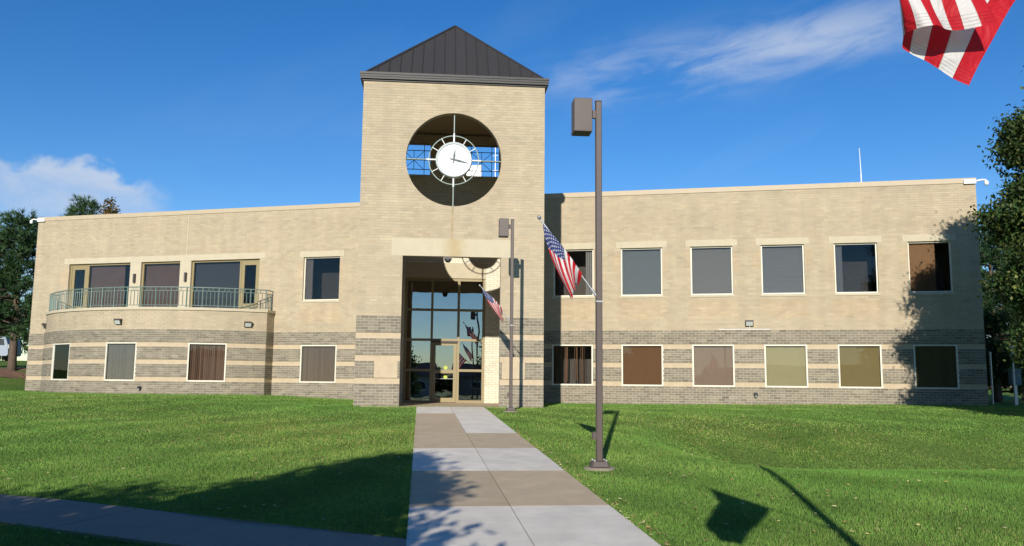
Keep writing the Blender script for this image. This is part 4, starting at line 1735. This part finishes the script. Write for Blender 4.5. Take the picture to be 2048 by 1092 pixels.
hemp = [Vector(q) for q in (rear + front)][::-1]     # v=0 top stripe (front right) ... v=1 bottom stripe (rear right)
H0, H1 = Vector((1.42, 2.595, 3.50)), Vector((2.11, 2.82, 2.70))


def fn3(u, v):
    # stripes 0..7 lie in the front layer, 8..13 in the rear one
    k = v * 13.0
    kk = k * (8.0 / 7.5) if k <= 7.5 else 8.0 + (k - 7.5) * (6.0 / 5.5)
    i = min(int(kk), len(hemp) - 2)
    i = max(i, 0)
    e = hemp[i].lerp(hemp[i + 1], kk - i)
    s = H0.lerp(H1, v)
    w = u ** 1.25
    mid = s * (1 - w) + e * w
    # near the hem the cloth runs along the photographed stripe directions, above that it gathers to the pole
    if k <= 7.5:
        d = Vector((-0.10 - 0.03 * (1 - k / 7.5) * 4, 0.02, 0.60))
    else:
        d = Vector((0.34 - 0.25 * (1 - (k - 7.5) / 5.5), 0.03, 0.60))
    near = e + d * (1 - u) * 1.9
    q = max(0.0, min(1.0, (u - 0.5) / 0.4))
    q = q * q * (3 - 2 * q)
    p = mid * (1 - q) + near * q
    p.x -= 0.24 * math.sin(math.pi * min(1, u * 1.15)) * math.exp(-((v - .5) / .22) ** 2) if u < .87 else 0
    p += Vector((0, .018 * math.sin(v * 9 + u * 7) + .010 * math.sin(u * 23 + v * 17), 0))
    return p


cloth(t3, fn3, 60, 78)


# ------------------------------------------------------------------ vegetation
def frames(n_, r):
    a = r.normal(size=(n_, 3))
    a /= np.linalg.norm(a, axis=1, keepdims=True)
    b_ = np.cross(a, r.normal(size=(n_, 3)))
    b_ /= np.linalg.norm(b_, axis=1, keepdims=True)
    return a, b_


def leaf_verts(c, size, r, asp=0.55, droop=0.0):
    n_ = len(c)
    a, b_ = frames(n_, r)
    a[:, 2] -= droop
    a /= np.linalg.norm(a, axis=1, keepdims=True)
    s = size * r.uniform(0.7, 1.3, (n_, 1))
    v = np.stack([c - a * s * .5, c + b_ * s * asp * .5, c + a * s * .5, c - b_ * s * asp * .5], 1).reshape(-1, 3)
    f = np.arange(n_ * 4).reshape(-1, 4)
    return v, f


def leaf_cols(n_, base, r, var=.3, alt=None, frac=.2):
    c = np.array(base)[None] * (1 + r.normal(0, var, (n_, 1)))
    if alt is not None:
        k = r.random(n_) < frac
        c[k] = np.array(alt)[None] * (1 + r.normal(0, var, (k.sum(), 1)))
    return np.repeat(np.clip(c, .004, 1), 4, 0)


def broadleaf(name, label, base, h, rad, z0, seed, nclus=150, per=130, leaf=.17, col=(.045, .085, .018), alt=(.12, .13, .03), group=None, prof=None, cat='tree', trunk_r=.16, csz=.42, frac=.2, gaps=0.0):
    r = np.random.default_rng(seed)
    t = thing(name, label, cat, (base[0], base[1], base[2]), group)
    prof = prof or (lambda q: math.sqrt(max(0, 1 - (2 * q - 1) ** 2)))
    cs = []
    tries = 0
    while len(cs) < nclus and tries < 20000:
        tries += 1
        q = r.random()
        R_ = rad * prof(q)
        if R_ < .05 or r.random() > (R_ / rad) ** .8 + .08:
            continue
        a = r.random() * 2 * math.pi
        rr_ = R_ * (0.35 + .65 * r.random() ** .5) * (1 + .16 * math.sin(3 * a + seed) + .12 * math.sin(q * 19 + 2 * a))
        cs.append((base[0] + rr_ * math.cos(a), base[1] + rr_ * math.sin(a), base[2] + z0 + (h - z0) * q))
    cs = np.array(cs)
    c = np.repeat(cs, per, 0) + r.normal(0, csz * .5, (len(cs) * per, 3)) * np.array([1, 1, .7])
    v, f = leaf_verts(c, leaf, r, droop=.3)
    tone = np.repeat(np.repeat(r.normal(1, .22, len(cs)), per), 4)[:, None]
    np_mesh('crown', v, f, M_leaf, t, cols=np.clip(leaf_cols(len(c), col, r, .25, alt, frac) * tone, .003, 1))
    mb = MB()
    bx, by, bz = base
    top = h * .8
    mb.tube([(bx, by, bz - .2), (bx + .05, by, bz + .3), (bx + .02 * h * .2, by, bz + h * .4), (bx, by, bz + top)], [trunk_r * 1.35, trunk_r, trunk_r * .75, .03], 8)
    mb.build('trunk', M_bark, t, smooth=True)
    mb = MB()
    pick = cs[r.choice(len(cs), min(26, len(cs)), replace=False)]
    for q in pick:
        zz = max(bz + z0 * .8, q[2] - .55 * math.hypot(q[0] - bx, q[1] - by) - .3)
        zz = min(zz, bz + top * .95)
        s0 = Vector((bx, by, zz))
        e = Vector(q)
        md = s0.lerp(e, .5) + Vector((0, 0, -.08))
        mb.tube([s0, md, e], [trunk_r * .34, trunk_r * .2, .012], 5)
    mb.build('limbs', M_bark, t, smooth=True)
    return t


def pine(name, label, base, h, rad, z0, seed, ntuft=1500, tl=.42, col=(.040, .088, .034), group=None, lean=0.0, pw=.8, trunk_r=.2, per=18, cat='tree', cone=0.62):
    r = np.random.default_rng(seed)
    t = thing(name, label, cat, base, group)
    bx, by, bz = base
    mb = MB()
    mb.tube([(bx, by, bz - .2), (bx + lean * .1, by, bz + .4), (bx + lean * .6, by, bz + h * .55), (bx + lean, by, bz + h * .97)], [trunk_r * 1.3, trunk_r, trunk_r * .6, .03], 8)
    mb.build('trunk', M_bark, t, smooth=True)
    br = MB()
    T = []
    nb_ = int(h * 9)
    for i in range(nb_):
        q = (i + r.random()) / nb_
        zz = z0 + (h * .97 - z0) * q
        L = rad * (1 - q) ** cone * r.uniform(.6, 1.1) + .25
        if q < .15:
            L *= .75 + q * 1.6
        a = i * 2.4 + r.normal(0, .3)
        sx_ = bx + lean * (zz / h)
        s0 = Vector((sx_, by, bz + zz))
        rise = r.uniform(-.05, .35) + .35 * q
        d = Vector((math.cos(a), math.sin(a), rise))
        e = s0 + d * L
        md = s0.lerp(e, .55) + Vector((0, 0, -.08 * L))
        br.tube([s0, md, e], [.05 * (1 - q) + .02, .03, .012], 5)
        nt_ = max(3, int(ntuft / nb_ * (L / rad * 1.3 + .2)))
        for k in range(nt_):
            w = r.uniform(.25, 1.0) ** .7
            p = s0.lerp(md, w / .55) if w < .55 else md.lerp(e, (w - .55) / .45)
            p = p + Vector(r.normal(0, .17, 3).tolist()) + Vector((0, 0, .06))
            dd = (Vector((math.cos(a), math.sin(a), .45 + .4 * r.random())) + Vector(r.normal(0, .45, 3).tolist())).normalized()
            T.append((*p, *dd))
    br.build('limbs', M_bark, t, smooth=True)
    T = np.array(T)
    n_ = len(T)
    P = np.repeat(T[:, :3], per, 0)
    Dm = np.repeat(T[:, 3:], per, 0)
    d = Dm + r.normal(0, .55, (n_ * per, 3))
    d /= np.linalg.norm(d, axis=1, keepdims=True)
    st = P + Dm * r.uniform(-.15, .25, (n_ * per, 1)) * tl
    sd = np.cross(d, r.normal(size=d.shape))
    sd /= np.linalg.norm(sd, axis=1, keepdims=True)
    ln = tl * r.uniform(.6, 1.1, (n_ * per, 1))
    v = np.stack([st - sd * .022, st + sd * .022, st + d * ln], 1).reshape(-1, 3)
    f = np.arange(len(v)).reshape(-1, 3)
    cc = np.array(col)[None] * np.repeat(r.normal(1, .25, (n_, 1)), per, 0) * (1 + r.normal(0, .2, (n_ * per, 1)))
    cc = np.repeat(np.clip(cc, .004, 1), 3, 0)
    np_mesh('crown', v, f, M_needle, t, cols=cc)
    return t


# near right: broadleaf tree that shades the end of the right wing
colum = lambda q: (0.55 + .45 * min(1, q * 5)) * (1 - max(0, q - .6) ** 1.35 * 2.1) * (1 + .16 * math.sin(q * 27))
broadleaf('broadleaf_tree', 'dense dark leafy tree at the right edge in front of the right wing', (18.05, 26.0, gz(18.05, 26)), 11.2, 2.45, 1.3, 11, nclus=760, per=320, leaf=.14, prof=colum, csz=.55, col=(.040, .078, .018), alt=(.13, .15, .04), frac=.25, trunk_r=.2)
broadleaf('broadleaf_tree', 'leafy tree just beyond the right edge, partly out of view', (21.6, 27.5, gz(21.6, 27.5)), 11.5, 2.6, 2.0, 12, nclus=230, per=130, leaf=.19, prof=colum, csz=.6, col=(.030, .058, .014), alt=(.10, .115, .03), trunk_r=.2)
for i, (x, y, h, rd, lb_) in enumerate([(25.4, 45.6, 9.0, 2.5, 'dark pine right behind the right corner of the building'), (28.0, 47.5, 9.6, 2.8, 'dark pine second from the right corner of the building'), (30.8, 48.5, 9.2, 2.8, 'dark pine third from the right corner, mostly out of view')]):
    pine('pine_tree', lb_, (x, y, gz(x, y)), h, rd, .5, 30 + i, ntuft=1900, tl=.5, group='pines behind the right end of the building', cone=.5)
pine('pine_tree', 'tall pine with bare lower trunk on the mulch bed at the left edge', (-29.75, 52.0, gz(-29.75, 52)), 9.3, 3.2, 1.9, 41, ntuft=1900, tl=.48, col=(.046, .096, .034), lean=-.1, cone=.5, trunk_r=.24)
pine('pine_tree', 'pine at the left edge behind the tall one, mostly out of view', (-33.6, 54.0, gz(-33.6, 54)), 8.8, 3.0, 1.9, 42, ntuft=1500, tl=.48, col=(.046, .096, .034), cone=.5)
pine('pine_tree', 'bushy pine top rising above the left wing roof', (-35.2, 70.0, gz(-35.2, 70)), 13.4, 3.0, 3.0, 43, ntuft=1700, tl=.55, col=(.052, .100, .034), cone=.6)
broadleaf('broadleaf_tree', 'small browning tree top beside the pine above the left wing roof', (-32.9, 70.5, gz(-32.9, 70.5)), 13.2, 1.6, 6.0, 44, nclus=60, per=60, leaf=.28, col=(.10, .10, .03), alt=(.22, .12, .03), frac=.45, csz=.5)
# behind and left of the camera: the trees that throw the shadow over the near lawn
egg = lambda q: 1.0 if q < .4 else max(0, (1 - q) / .6) ** .8
broadleaf('broadleaf_tree', 'leafy tree out of view on the left whose shadow crosses the walkway', (-4.3, 0.2, gz(-4.3, .2)), 7.0, 2.0, 0.9, 51, nclus=260, per=110, leaf=.22, prof=egg, csz=.6)
flat = lambda q: 1.0 if q < .9 else .8
for i, x in enumerate((-13.0, -11.0, -9.0, -7.2)):
    broadleaf('shrub', ['tall shrub out of view on the far left', 'tall shrub out of view at the left, second from the far end', 'tall shrub out of view at the left, third from the far end', 'tall shrub out of view at the left, nearest the walkway'][i], (x, 0.8 + .1 * i, gz(x, 1)), 4.3, 1.5, 0.3, 60 + i, nclus=170, per=100, leaf=.2, prof=flat, cat='shrub', trunk_r=.08, csz=.55, group='tall shrubs along the sidewalk')
# across the street behind the camera (seen as reflections in the glass)
proto = None  # nearer row of five: unseen, added to cover the bright horizon in reflections
for i, (x, y, sc_) in enumerate([(-58 + 7.3 * k_, -56 - 6 * math.sin(k_ * 2.3), .30 + .14 * abs(math.sin(k_ * 1.7)) + (.6 if k_ in (2, 10, 13) else 0)) for k_ in range(16)] + [(0.5 + 3.3 * k_, -50 - 3 * math.sin(k_ * 2.9), .40 + .1 * math.sin(k_ * 1.9)) for k_ in range(5)]):
    lb_ = 'leafy tree across the street behind the camera, %s' % ['number ' + w_ + ' from the left' for w_ in ('one', 'two', 'three', 'four', 'five', 'six', 'seven', 'eight', 'nine', 'ten', 'eleven', 'twelve', 'thirteen', 'fourteen', 'fifteen', 'sixteen')][i] if i < 16 else 'leafy tree of the nearer row behind the camera, %s from the left' % ['first', 'second', 'third', 'fourth', 'fifth'][i - 16]
    if proto is None:
        proto = broadleaf('street_tree', lb_, (x, y, gz(x, y)), 8.0, 4.6, 0.9, 77, nclus=120, per=60, leaf=.5, csz=1.2, group='trees across the street')
        proto.scale = (sc_,) * 3
    else:
        o = proto.copy()
        COL.objects.link(o)
        o.location = (x, y, gz(x, y))
        o.scale = (sc_, sc_, sc_)
        o.rotation_euler = (0, 0, i * 1.1)
        o['label'] = lb_
        for ch in proto.children:
            c_ = ch.copy()
            COL.objects.link(c_)
            c_.parent = o

for hx0, lb_, wc in ((-3.0, 'plain pale house across the street behind the camera, left of the pair', (.45, .43, .38)), (13.5, 'plain brown house across the street behind the camera, right of the pair', (.30, .22, .16))):  # unseen houses added to darken the horizon reflected in the entrance glass
    hz = gz(hx0, -48)
    t = thing('house', lb_, 'house', (hx0, -48, hz), 'houses across the street')
    mb = MB()
    mb.box(ident, hx0 - 6.5, hx0 + 6.5, -54, -46, hz - .2, hz + 2.9)
    mb.build('wall', mat('house_siding', wc, .8, var=.05), t)
    mb = MB()
    rp = [(hx0 - 7, -45.4, hz + 2.85), (hx0 + 7, -45.4, hz + 2.85), (hx0 + 7, -50, hz + 4.6), (hx0 - 7, -50, hz + 4.6), (hx0 - 7, -54.6, hz + 2.85), (hx0 + 7, -54.6, hz + 2.85)]
    mb.poly([rp[0], rp[1], rp[2], rp[3]])
    mb.poly([rp[3], rp[2], rp[5], rp[4]])
    mb.poly([rp[0], rp[3], rp[4]])
    mb.poly([rp[1], rp[5], rp[2]])
    mb.poly([rp[0], rp[4], rp[5], rp[1]])
    mb.build('roof', M_asphalt, t)
    for wx in (-4.2, 1.2, 4.4):
        mb = MB()
        mb.box(ident, hx0 + wx - .8, hx0 + wx + .8, -45.99, -45.95, hz + 1.0, hz + 2.2)
        f_ = mb.build('window', M_white, t)
        mb = MB()
        mb.box(ident, hx0 + wx - .7, hx0 + wx + .7, -45.945, -45.94, hz + 1.1, hz + 2.1)
        mb.build('pane', M_black, f_)
    mb = MB()
    mb.box(ident, hx0 - 1.8, hx0 - .9, -45.99, -45.94, hz, hz + 2.1)
    mb.build('door', M_bronze, t)

# potted plant inside the lobby, behind the glass
pp = TBM(-1.15, -0.9, 0.006)
t = thing('potted_plant', 'leafy potted plant just inside the entrance glass', 'plant', pp)
mb = MB()
mb.lathe(lambda a, n_, c: (pp[0] + a, pp[1] + c, pp[2] + n_), [(.001, 0), (.17, 0), (.22, .4), (.19, .4), (.18, .34), (.001, .34)], 18)
mb.build('pot', mat('terracotta', (.25, .12, .07), .8), t)
r = np.random.default_rng(5)
cc = np.array(pp) + np.array([0, 0, 1.45]) + r.normal(0, 1, (170, 3)) * np.array([.28, .25, .5])
v, f = leaf_verts(cc, .26, r, .5, droop=.5)
np_mesh('foliage', v, f, M_leaf, t, cols=leaf_cols(170, (.05, .12, .03), r, .25))
mb = MB()
for k in range(6):
    e = cc[k * 20]
    mb.tube([(pp[0], pp[1], pp[2] + .34), tuple(e)], [.015, .006], 5)
mb.build('stem', M_bark, t)

# ------------------------------------------------------------------ left background: mulch, vehicle, shed
mb = MB()
N = 28
cxm, cym = -30.2, 52.0
for i in range(N):
    t0, t1 = 2 * math.pi * i / N, 2 * math.pi * (i + 1) / N
    P_ = lambda t, q: (cxm + 6.5 * q * math.cos(t), cym + 2.6 * q * math.sin(t), gz(cxm + 6.5 * q * math.cos(t), cym + 2.6 * q * math.sin(t)) + .03 + .05 * (1 - q))
    for q0_, q1_ in ((0, .5), (.5, 1.0)):
        if q0_ == 0:
            mb.poly([P_(0, 0), P_(t0, q1_), P_(t1, q1_)])
        else:
            mb.poly([P_(t0, q0_), P_(t0, q1_), P_(t1, q1_), P_(t1, q0_)])
tag(mb.build('mulch_bed', mat('bark_mulch', (.16, .085, .045), .95, var=.35, scale=3, bump=.8, bscale=20)), kind='structure')

vx, vy = -41.3, 68.0
vz_ = gz(vx, vy)
car = thing('parked_suv', 'pale sport utility vehicle parked behind the pine at the left edge', 'car', (vx, vy, vz_))


def VM(a, n_, c):
    return (vx + a, vy - n_, vz_ + c)


prof = [(-2.5, .45), (-2.5, .95), (-2.35, 1.08), (-1.25, 1.18), (-.55, 1.80), (2.25, 1.84), (2.48, 1.15), (2.52, .5), (2.4, .38), (-2.4, .38)]
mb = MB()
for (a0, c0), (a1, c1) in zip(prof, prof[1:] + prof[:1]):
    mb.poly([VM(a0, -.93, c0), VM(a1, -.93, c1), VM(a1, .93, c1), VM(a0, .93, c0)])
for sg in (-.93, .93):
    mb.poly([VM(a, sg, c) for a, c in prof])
bd = mb.build('body', mat('pale_car_paint', (.30, .34, .40), .3), car)  # white car; the blue-grey tone puts its shade into the paint
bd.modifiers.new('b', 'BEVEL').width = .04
for a0, a1, t0, t1 in ((-.42, .35, -.12, .35), (.5, 1.3, .5, 1.3), (1.42, 2.22, 1.42, 2.12)):
    mb = MB()
    mb.hexa([VM(a0 - .25 if a0 < 0 else a0, .925, 1.2), VM(a1, .925, 1.2), VM(a1, .937, 1.2), VM(a0 - .25 if a0 < 0 else a0, .937, 1.2), VM(t0, .925, 1.68), VM(t1, .925, 1.68), VM(t1, .937, 1.68), VM(t0, .937, 1.68)])
    mb.build('side_window', M_black, car)
for a in (-1.55, 1.55):
    for sg in (-.84, .84):
        mb = MB()
        s2 = 1 if sg > 0 else -1
        mb.lathe(lambda s, n_, c: VM(a + s, sg + n_ * s2, .37 + c), [(.001, -.1), (.37, -.1), (.37, .1), (.24, .105)], 20)
        w_ = mb.build('wheel', M_black, car)
        mb = MB()
        mb.lathe(lambda s, n_, c: VM(a + s, sg + n_ * s2, .37 + c), [(.235, .098), (.2, .11), (.001, .115)], 14)
        mb.build('rim', M_steel, w_)
mb = MB()
mb.box(VM, 2.47, 2.54, .6, .9, .95, 1.25)
mb.build('headlight', M_lens, car)
for a in (.42, 1.36):
    mb = MB()
    mb.box(VM, a - .008, a + .008, .928, .9345, .5, 1.18)
    mb.build('door_seam', M_black, car)
sx0, sy0 = -36.3, 72.0
sh = thing('storage_shed', 'plain blue grey shed between the pine trunk and the left corner', 'shed', (sx0, sy0, gz(sx0, sy0)))
sz0 = gz(sx0, sy0)
mb = MB()
mb.box(ident, sx0 - 2.2, sx0 + 2.6, sy0, sy0 + 4, sz0 - .2, sz0 + 2.3)
mb.build('wall', mat('blue_grey_siding', (.07, .09, .12), .7, var=.05), sh)  # siding colour darkened to stand in for the shade of the trees
mb = MB()
mb.hexa([(sx0 - 2.4, sy0 - .2, sz0 + 2.3), (sx0 + 2.8, sy0 - .2, sz0 + 2.3), (sx0 + 2.8, sy0 + 4.2, sz0 + 2.3), (sx0 - 2.4, sy0 + 4.2, sz0 + 2.3),
         (sx0 - 2.4, sy0 - .2, sz0 + 2.4), (sx0 + 2.8, sy0 - .2, sz0 + 2.4), (sx0 + 2.8, sy0 + 4.2, sz0 + 2.6), (sx0 - 2.4, sy0 + 4.2, sz0 + 2.6)])
mb.build('roof', M_darkbz, sh)
for i, (x, y, h, rd) in enumerate([(-52, 86, 4.5, 3.5), (-45, 88, 3.8, 3.0)]):
    broadleaf('broadleaf_tree', ['low pale green tree far behind the pale vehicle at the left edge', 'low pale green tree far behind the shed on the left'][i], (x, y, gz(x, y)), h, rd, .4, 90 + i, nclus=70, per=60, leaf=.4, csz=.9, col=(.07, .11, .04), alt=(.13, .15, .05))

# ------------------------------------------------------------------ right background
mb = MB()
N = 24
for i in range(N):
    a, b2 = -10 + 140 * i / N, -10 + 140 * (i + 1) / N
    mb.poly([(a, 78, gz(a, 78) + .02), (b2, 78, gz(b2, 78) + .02), (b2, 86, gz(b2, 86) + .02), (a, 86, gz(a, 86) + .02)])
tag(mb.build('road', M_asphalt), kind='structure')
mb = MB()
for i in range(N):
    a, b2 = -10 + 140 * i / N, -10 + 140 * (i + 1) / N
    mb.box(ident, a, b2, 86.02, 86.2, gz((a + b2) / 2, 86) - .05, gz((a + b2) / 2, 86) + .14)
tag(mb.build('kerb', M_concw), kind='structure')
for i, (x, y, h) in enumerate([(36, 98, 4.2), (43, 100, 5.0), (50, 97, 4.4), (58, 101, 5.2)]):
    broadleaf('far_tree', ['first', 'second', 'third', 'last'][i] + ' of the small grey green trees beyond the road from the right corner', (x, y, gz(x, y)), h, 3.2, .5, 95 + i, nclus=80, per=60, leaf=.45, csz=1.0, col=(.08, .10, .05), alt=(.14, .15, .07), group='small trees beyond the road')
for i, (x, y, h, lb_) in enumerate([(21.15, 38.4, 2.25, 'shorter galvanised post right of the building corner'), (21.1, 36.6, 2.45, 'taller galvanised post nearer the lawn right of the building corner')]):
    t = thing('metal_post', lb_, 'post', (x, y, gz(x, y)), 'posts beside the right corner')
    mb = MB()
    mb.tube([(x, y, gz(x, y) - .1), (x, y, gz(x, y) + h)], .04, 10)
    mb.build('pipe', M_steel, t)
    mb = MB()
    mb.tube([(x, y, gz(x, y) + h), (x, y, gz(x, y) + h + .03), (x, y, gz(x, y) + h + .06)], [.05, .048, .01], 10)
    mb.build('cap', M_steel, t)
ux, uy = 21.95, 38.0
uz_ = gz(ux, uy)
t = thing('utility_cabinet', 'blue grey electrical cabinet behind the posts at the right corner', 'cabinet', (ux, uy, uz_))
mb = MB()
mb.box(ident, ux - .2, ux + .2, uy - .15, uy + .15, uz_ + .85, uz_ + 1.5)
mb.build('casing', mat('cabinet_paint', (.10, .17, .20), .5, var=.05), t)
mb = MB()
mb.box(ident, ux - .23, ux + .23, uy - .18, uy + .18, uz_ + 1.502, uz_ + 1.54)
mb.build('lid', mat('cabinet_lid', (.12, .19, .21), .5), t)
mb = MB()
mb.box(ident, ux - .05, ux + .05, uy - .05, uy + .05, uz_ - .1, uz_ + .848)
mb.build('leg', M_steel, t)
mb = MB()
mb.box(ident, ux - .13, ux - .10, uy - .175, uy - .152, uz_ + 1.1, uz_ + 1.25)
mb.build('handle', M_steel, t)
# street behind the camera
mb = MB()
mb.poly([(-120, -34, gz(0, -34) + .015), (120, -34, gz(0, -34) + .015), (120, -24, gz(0, -24) + .015), (-120, -24, gz(0, -24) + .015)])
tag(mb.build('street', M_asphalt), kind='structure')

# ------------------------------------------------------------------ grass blades and fallen leaves


def inside_walk(x, y, pad=0.0):
    dx, dy = x - W0.x, y - W0.y
    t = dx * WD.x + dy * WD.y
    s = dx * WP.x + dy * WP.y
    w = (t > -.3) & (t < 33.3) & (np.abs(s) < HW * (0.985 + .0042 * t) + pad)
    dx, dy = x - S0.x, y - S0.y
    t2 = dx * SD.x + dy * SD.y
    s2 = dx * SN.x + dy * SN.y
    return w | ((t2 > -.75) & (t2 < 31) & (s2 > -1.49 - pad) & (s2 < -.18 + pad))


def blocked(x, y):
    # tower, wings, bay footprint
    yt = 31.6525 + .0845246 * x
    m_ = (x > -5.75) & (x < 1.3) & (y > yt - .06)
    m_ |= (y > 39.6179 - .2643729 * x - .04) & (x < 0)
    m_ |= (y > 39.5868 - .2174352 * x - .04) & (x >= 0)
    k = math.sqrt(1 + .2643729 ** 2)
    dx, dy = x, y - 39.6179
    u = (dx - .2643729 * dy) / k
    nn = (-.2643729 * dx - dy) / k
    m_ |= np.hypot(u - BAY_U, nn - BAY_N) < BAY_R + .05
    return m_


def grass_band(y0, y1, dens, w, h, seed):
    r = np.random.default_rng(seed)
    A = (y1 - y0) * (1.35 * y1 + 4)
    n_ = int(A * dens)
    y = r.uniform(y0, y1, n_)
    x = r.uniform(-.5, .5, n_) * (1.35 * y1 + 4)
    k = (np.abs(x) < .675 * y + 2) & ~inside_walk(x, y, r.uniform(-.035, .02, n_)) & ~blocked(x, y)
    x, y = x[k], y[k]
    n_ = len(x)
    z = ground(x, y)
    patch = np.sin(x * 1.7 + 2 * np.sin(y * .9)) * np.sin(y * 1.3 + 1.5 * np.sin(x * .7))
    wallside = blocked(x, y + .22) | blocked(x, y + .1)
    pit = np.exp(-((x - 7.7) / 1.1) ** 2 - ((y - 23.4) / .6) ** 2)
    rim = inside_walk(x, y, .09)
    clump = np.clip(np.sin(x * 5.3 + 3 * np.sin(y * 3.1)) * np.sin(y * 4.7 + 2 * np.sin(x * 2.3)), 0, 1)
    hh_ = h * r.uniform(.5, 1.25, n_) * (1 + .15 * patch + .25 * clump + 1.0 * wallside + .9 * pit + .55 * rim)
    a = r.uniform(0, 2 * math.pi, n_)
    lean_ = r.uniform(.1, .9, n_) * hh_
    wx, wy = np.cos(a) * w * .5, np.sin(a) * w * .5
    b_ = r.uniform(0, 2 * math.pi, n_)
    v = np.empty((n_, 3, 3))
    v[:, 0] = np.stack([x - wx, y - wy, z - .01], -1)
    v[:, 1] = np.stack([x + wx, y + wy, z - .01], -1)
    v[:, 2] = np.stack([x + np.cos(b_) * lean_, y + np.sin(b_) * lean_, z + hh_], -1)
    big = np.sin(x * .33 + 1.1 * np.sin(y * .21 + 1)) * np.sin(y * .27 + x * .08)
    rt = x > W0.x - .109 * (y - W0.y)
    ang = np.where(rt, .62, -.35)
    tt = x * np.cos(ang) + y * np.sin(ang) + .25 * np.sin(y * .5 + x * .3)
    mow = np.sin(tt * 2 * math.pi / 2.2)
    mow = np.sign(mow) * np.abs(mow) ** .6
    worn = np.exp(-((x + 5.5) / 4.5) ** 2 - ((y - 22) / 4.5) ** 2) + .8 * np.exp(-((x - 7) / 5) ** 2 - ((y - 24) / 2.6) ** 2) + .6 * np.exp(-((x + 13) / 5) ** 2 - ((y - 25) / 5) ** 2)
    dry = np.clip(.14 + .20 * big + .12 * patch + .5 * worn * (.55 + .45 * np.sin(x * 2.9 + y * 1.7) * np.sin(y * 2.3)), 0, .9)
    c = np.where((r.random(n_) < dry * .36)[:, None], np.array([.36, .37, .13]), np.array([.150, .290, .050]))
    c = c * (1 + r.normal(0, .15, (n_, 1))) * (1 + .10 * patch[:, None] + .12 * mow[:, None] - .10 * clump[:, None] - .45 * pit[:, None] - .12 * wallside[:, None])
    c[:, 0] *= 1 + .35 * dry
    return v.reshape(-1, 3), np.repeat(np.clip(c, .01, 1), 3, 0)


V_all, C_all = [], []
for y0, y1, dens, w, h, sd in ((7.0, 10.5, 3200, .007, .036, 1), (10.5, 14, 2600, .008, .035, 2), (14, 18, 1600, .011, .034, 3), (18, 24, 900, .016, .033, 4), (24, 32, 420, .024, .032, 5), (32, 46, 170, .034, .032, 6)):
    v, c = grass_band(y0, y1, dens, w, h, sd)
    V_all.append(v)
    C_all.append(c)
V_all, C_all = np.concatenate(V_all), np.concatenate(C_all)
gr = np_mesh('grass', V_all, np.arange(len(V_all)).reshape(-1, 3), M_blade, cols=C_all)
tag(gr, 'short mown green grass blades covering the lawn', 'grass', kind='stuff')

r = np.random.default_rng(3)
n_ = 1500
y = 8.0 + 26 * r.random(n_) ** 1.3
x = r.uniform(-.62, .62, n_) * y
edge_n = 260
te = r.uniform(8, 24, edge_n)
se = HW * (0.985 + .0042 * te) + np.abs(r.normal(0.02, .10, edge_n))
x = np.concatenate([x, W0.x + WD.x * te + WP.x * se])
y = np.concatenate([y, W0.y + WD.y * te + WP.y * se])
k = ~blocked(x, y) & ~inside_walk(x, y, -.05)
x, y = x[k], y[k]
c0 = np.stack([x, y, ground(x, y) + .042], -1)
a, b_ = frames(len(x), r)
a[:, 2] *= .25
b_[:, 2] *= .25
s = r.uniform(.016, .046, (len(x), 1))
v = np.stack([c0 - a * s, c0 + b_ * s * .6, c0 + a * s, c0 - b_ * s * .6], 1).reshape(-1, 3)
cb = np.array([[.42, .27, .10], [.50, .42, .22], [.30, .15, .06], [.46, .40, .14]])[r.integers(0, 4, len(x))]
lv = np_mesh('fallen_leaves', v, np.arange(len(v)).reshape(-1, 4), M_dryleaf, cols=np.repeat(cb, 4, 0))
tag(lv, 'dry tan leaves scattered over the lawn and along the walkway edge', 'leaves', kind='stuff')
